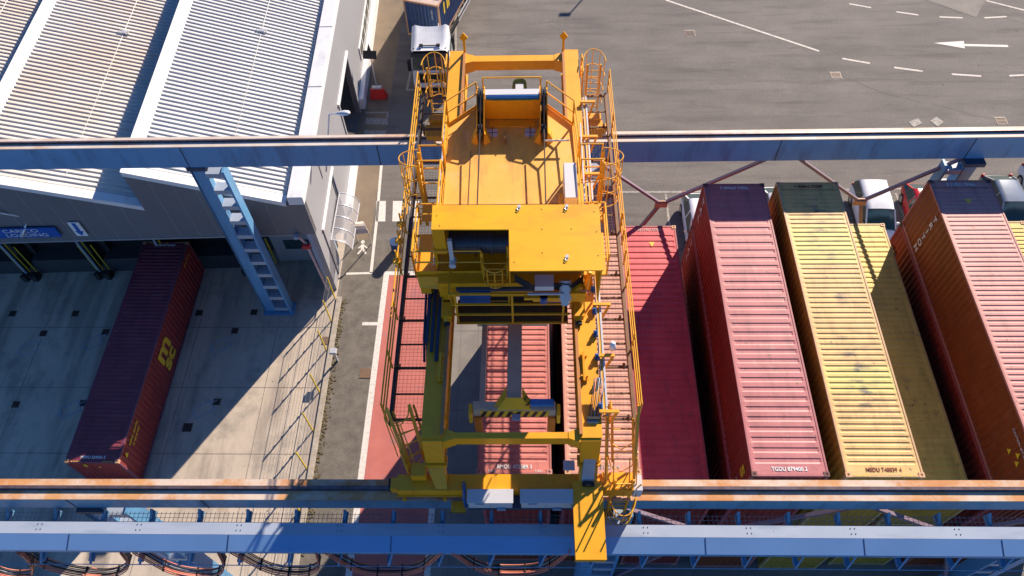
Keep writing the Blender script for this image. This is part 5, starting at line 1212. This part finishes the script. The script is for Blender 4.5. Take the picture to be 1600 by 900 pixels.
g = MB(); g.box(-.5,-.3,.7,4.0,.7,.95); g.box(.3,.5,.7,4.0,.7,.95); g.box(-1.15,-.6,1.0,2.3,.4,.9); g.box(.6,1.15,1.0,2.3,.4,.9); g.build('chassis', 'black', TK)
g = MB(); g.bar((.5,1.0,2.9),(.5,1.0,3.5),.05); g.build('aerial', 'cabinet_grey', TK)
for x in (-.55,.25): g = MB(); g.bar((x,-1.40,1.82),(x+.45,-1.30,2.3),.02); g.build('wiper', 'black', TK)
for s_ in (-1,1): g = MB(); g.box(min(s_*1.19,s_*1.245),max(s_*1.19,s_*1.245),-.55,.5,1.95,2.7); g.build('side_window', 'glass', TK)
# semi-trailer and its blue container, at an angle behind the cab
TA = -.29; TX, TY = -8.15, 42.75
TL = thing('semi_trailer', 'black skeletal semi-trailer under the blue container', 'trailer', (TX, TY, 0), TA, None, world=False)
g = MB(); g.box(.55,.75,.2,12.2,1.0,1.3); g.box(1.7,1.9,.2,12.2,1.0,1.3)
for k in range(7): g.box(0,2.44,.2+k*1.95,.35+k*1.95,1.2,1.34)
g.box(2.3,2.44,.4,12.1,.75,.9)
g.build('chassis', 'black', TL)
for s_ in (0,1):
    for yy in (8.2,9.5,10.8):
        x0 = .0 if s_ == 0 else 2.1; g = MB(); g.cyl((x0,yy,.5),(x0+.34,yy,.5),.5,20); g.build('wheel', 'tyre', TL)
    g = MB(); g.box(.02+s_*2.36,.06+s_*2.36,3.2,7.2,.55,1.0); g.build('side_guard', 'cabinet_grey', TL)
TC = make_container('faded blue container riding on the trailer behind the white cab', TX, TY, 1.35, 2.69, 'cream_roof', 'blue_side', .30, TA, None, 'cast_sand')
for y_, s_ in ((1.6,'II'),(.9,'I')): ct(TC, s_, 1.1, 'letter_yellow', (CW-.004,y_,1.9), (0,1,0), (0,0,1), bold=.05)
ct(TC, 'GESU 4713', .16, 'letter_white', (1.9,.012,1.9), (0,0,-1), (1,0,0))
# red weighted base with a solar light
q = at(592,152); SB = thing('solar_light', 'black solar panel light on a thin pole standing in a red barrier', 'portable light', (q.x, q.y, 0))
g = MB(); g.hexa([(q.x-.55,q.y-.28,.0),(q.x+.55,q.y-.28,.0),(q.x+.6,q.y+.25,.0),(q.x-.6,q.y+.25,.0),(q.x-.42,q.y-.12,.75),(q.x+.42,q.y-.12,.75),(q.x+.42,q.y+.12,.75),(q.x-.42,q.y+.12,.75)]); g.build('barrier', 'barrier_red', SB, bevel=.04)
g = MB(); g.box(q.x-.3,q.x+.3,q.y-.08,q.y+.1,.75,.9); g.build('ballast', 'cabinet_grey', SB)
g = MB(); g.tube([(q.x,q.y,.75),(q.x-.02,q.y+.1,3.3)], .03, 6); g.build('pole', 'aluminium', SB)
g = MB(); g.hexa([(q.x-.45,q.y-.1,3.2),(q.x+.4,q.y-.15,3.2),(q.x+.4,q.y+.2,3.5),(q.x-.45,q.y+.25,3.5),(q.x-.42,q.y-.1,3.25),(q.x+.4,q.y-.15,3.25),(q.x+.4,q.y+.2,3.56),(q.x-.42,q.y+.25,3.56)]); g.prism([(q.x-.2,q.y+.1,3.5),(q.x+.1,q.y+.1,3.5),(q.x-.05,q.y+.35,3.95)], (0,.08,0)); g.build('solar_panel', 'black', SB)
# tall lamp post outside the picture whose shadow crosses the yard
p1, p2 = at(888,24), at(911,0)
lx, ly = p1.x+1.09*7.0, p1.y+1.84*7.0
t_ = thing('street_lamp', 'tall lamp post beyond the top edge that throws a shadow on the tarmac', 'street lamp', (lx, ly, 0))
g = MB(); g.tube([(lx,ly,0),(lx,ly,6.9)], .06, 8); g.build('pole', 'aluminium', t_)
g = MB(); g.box(lx-.7,lx+.1,ly-.15,ly+.15,6.9,7.02); g.build('lamp_head', 'aluminium', t_, bevel=.03)
# blue drum standing by the crane walkway
q = at(617,377,.88); DR = thing('drum', 'dark blue round drum standing on the service road left of the crane walkway', 'drum', (q.x, q.y, 0))
g = MB(); g.cyl((q.x,q.y,0),(q.x,q.y,.86),.29,24)
for z in (.02,.29,.57,.84): g.cyl((q.x,q.y,z),(q.x,q.y,z+.03),.305,24)
g.build('body', 'sign_disc', DR)
g = MB(); g.cyl((q.x,q.y,.861),(q.x,q.y,.872),.27,24); g.cyl((q.x+.12,q.y,.872),(q.x+.12,q.y,.89),.04,10); g.build('lid', 'sign_disc', DR)
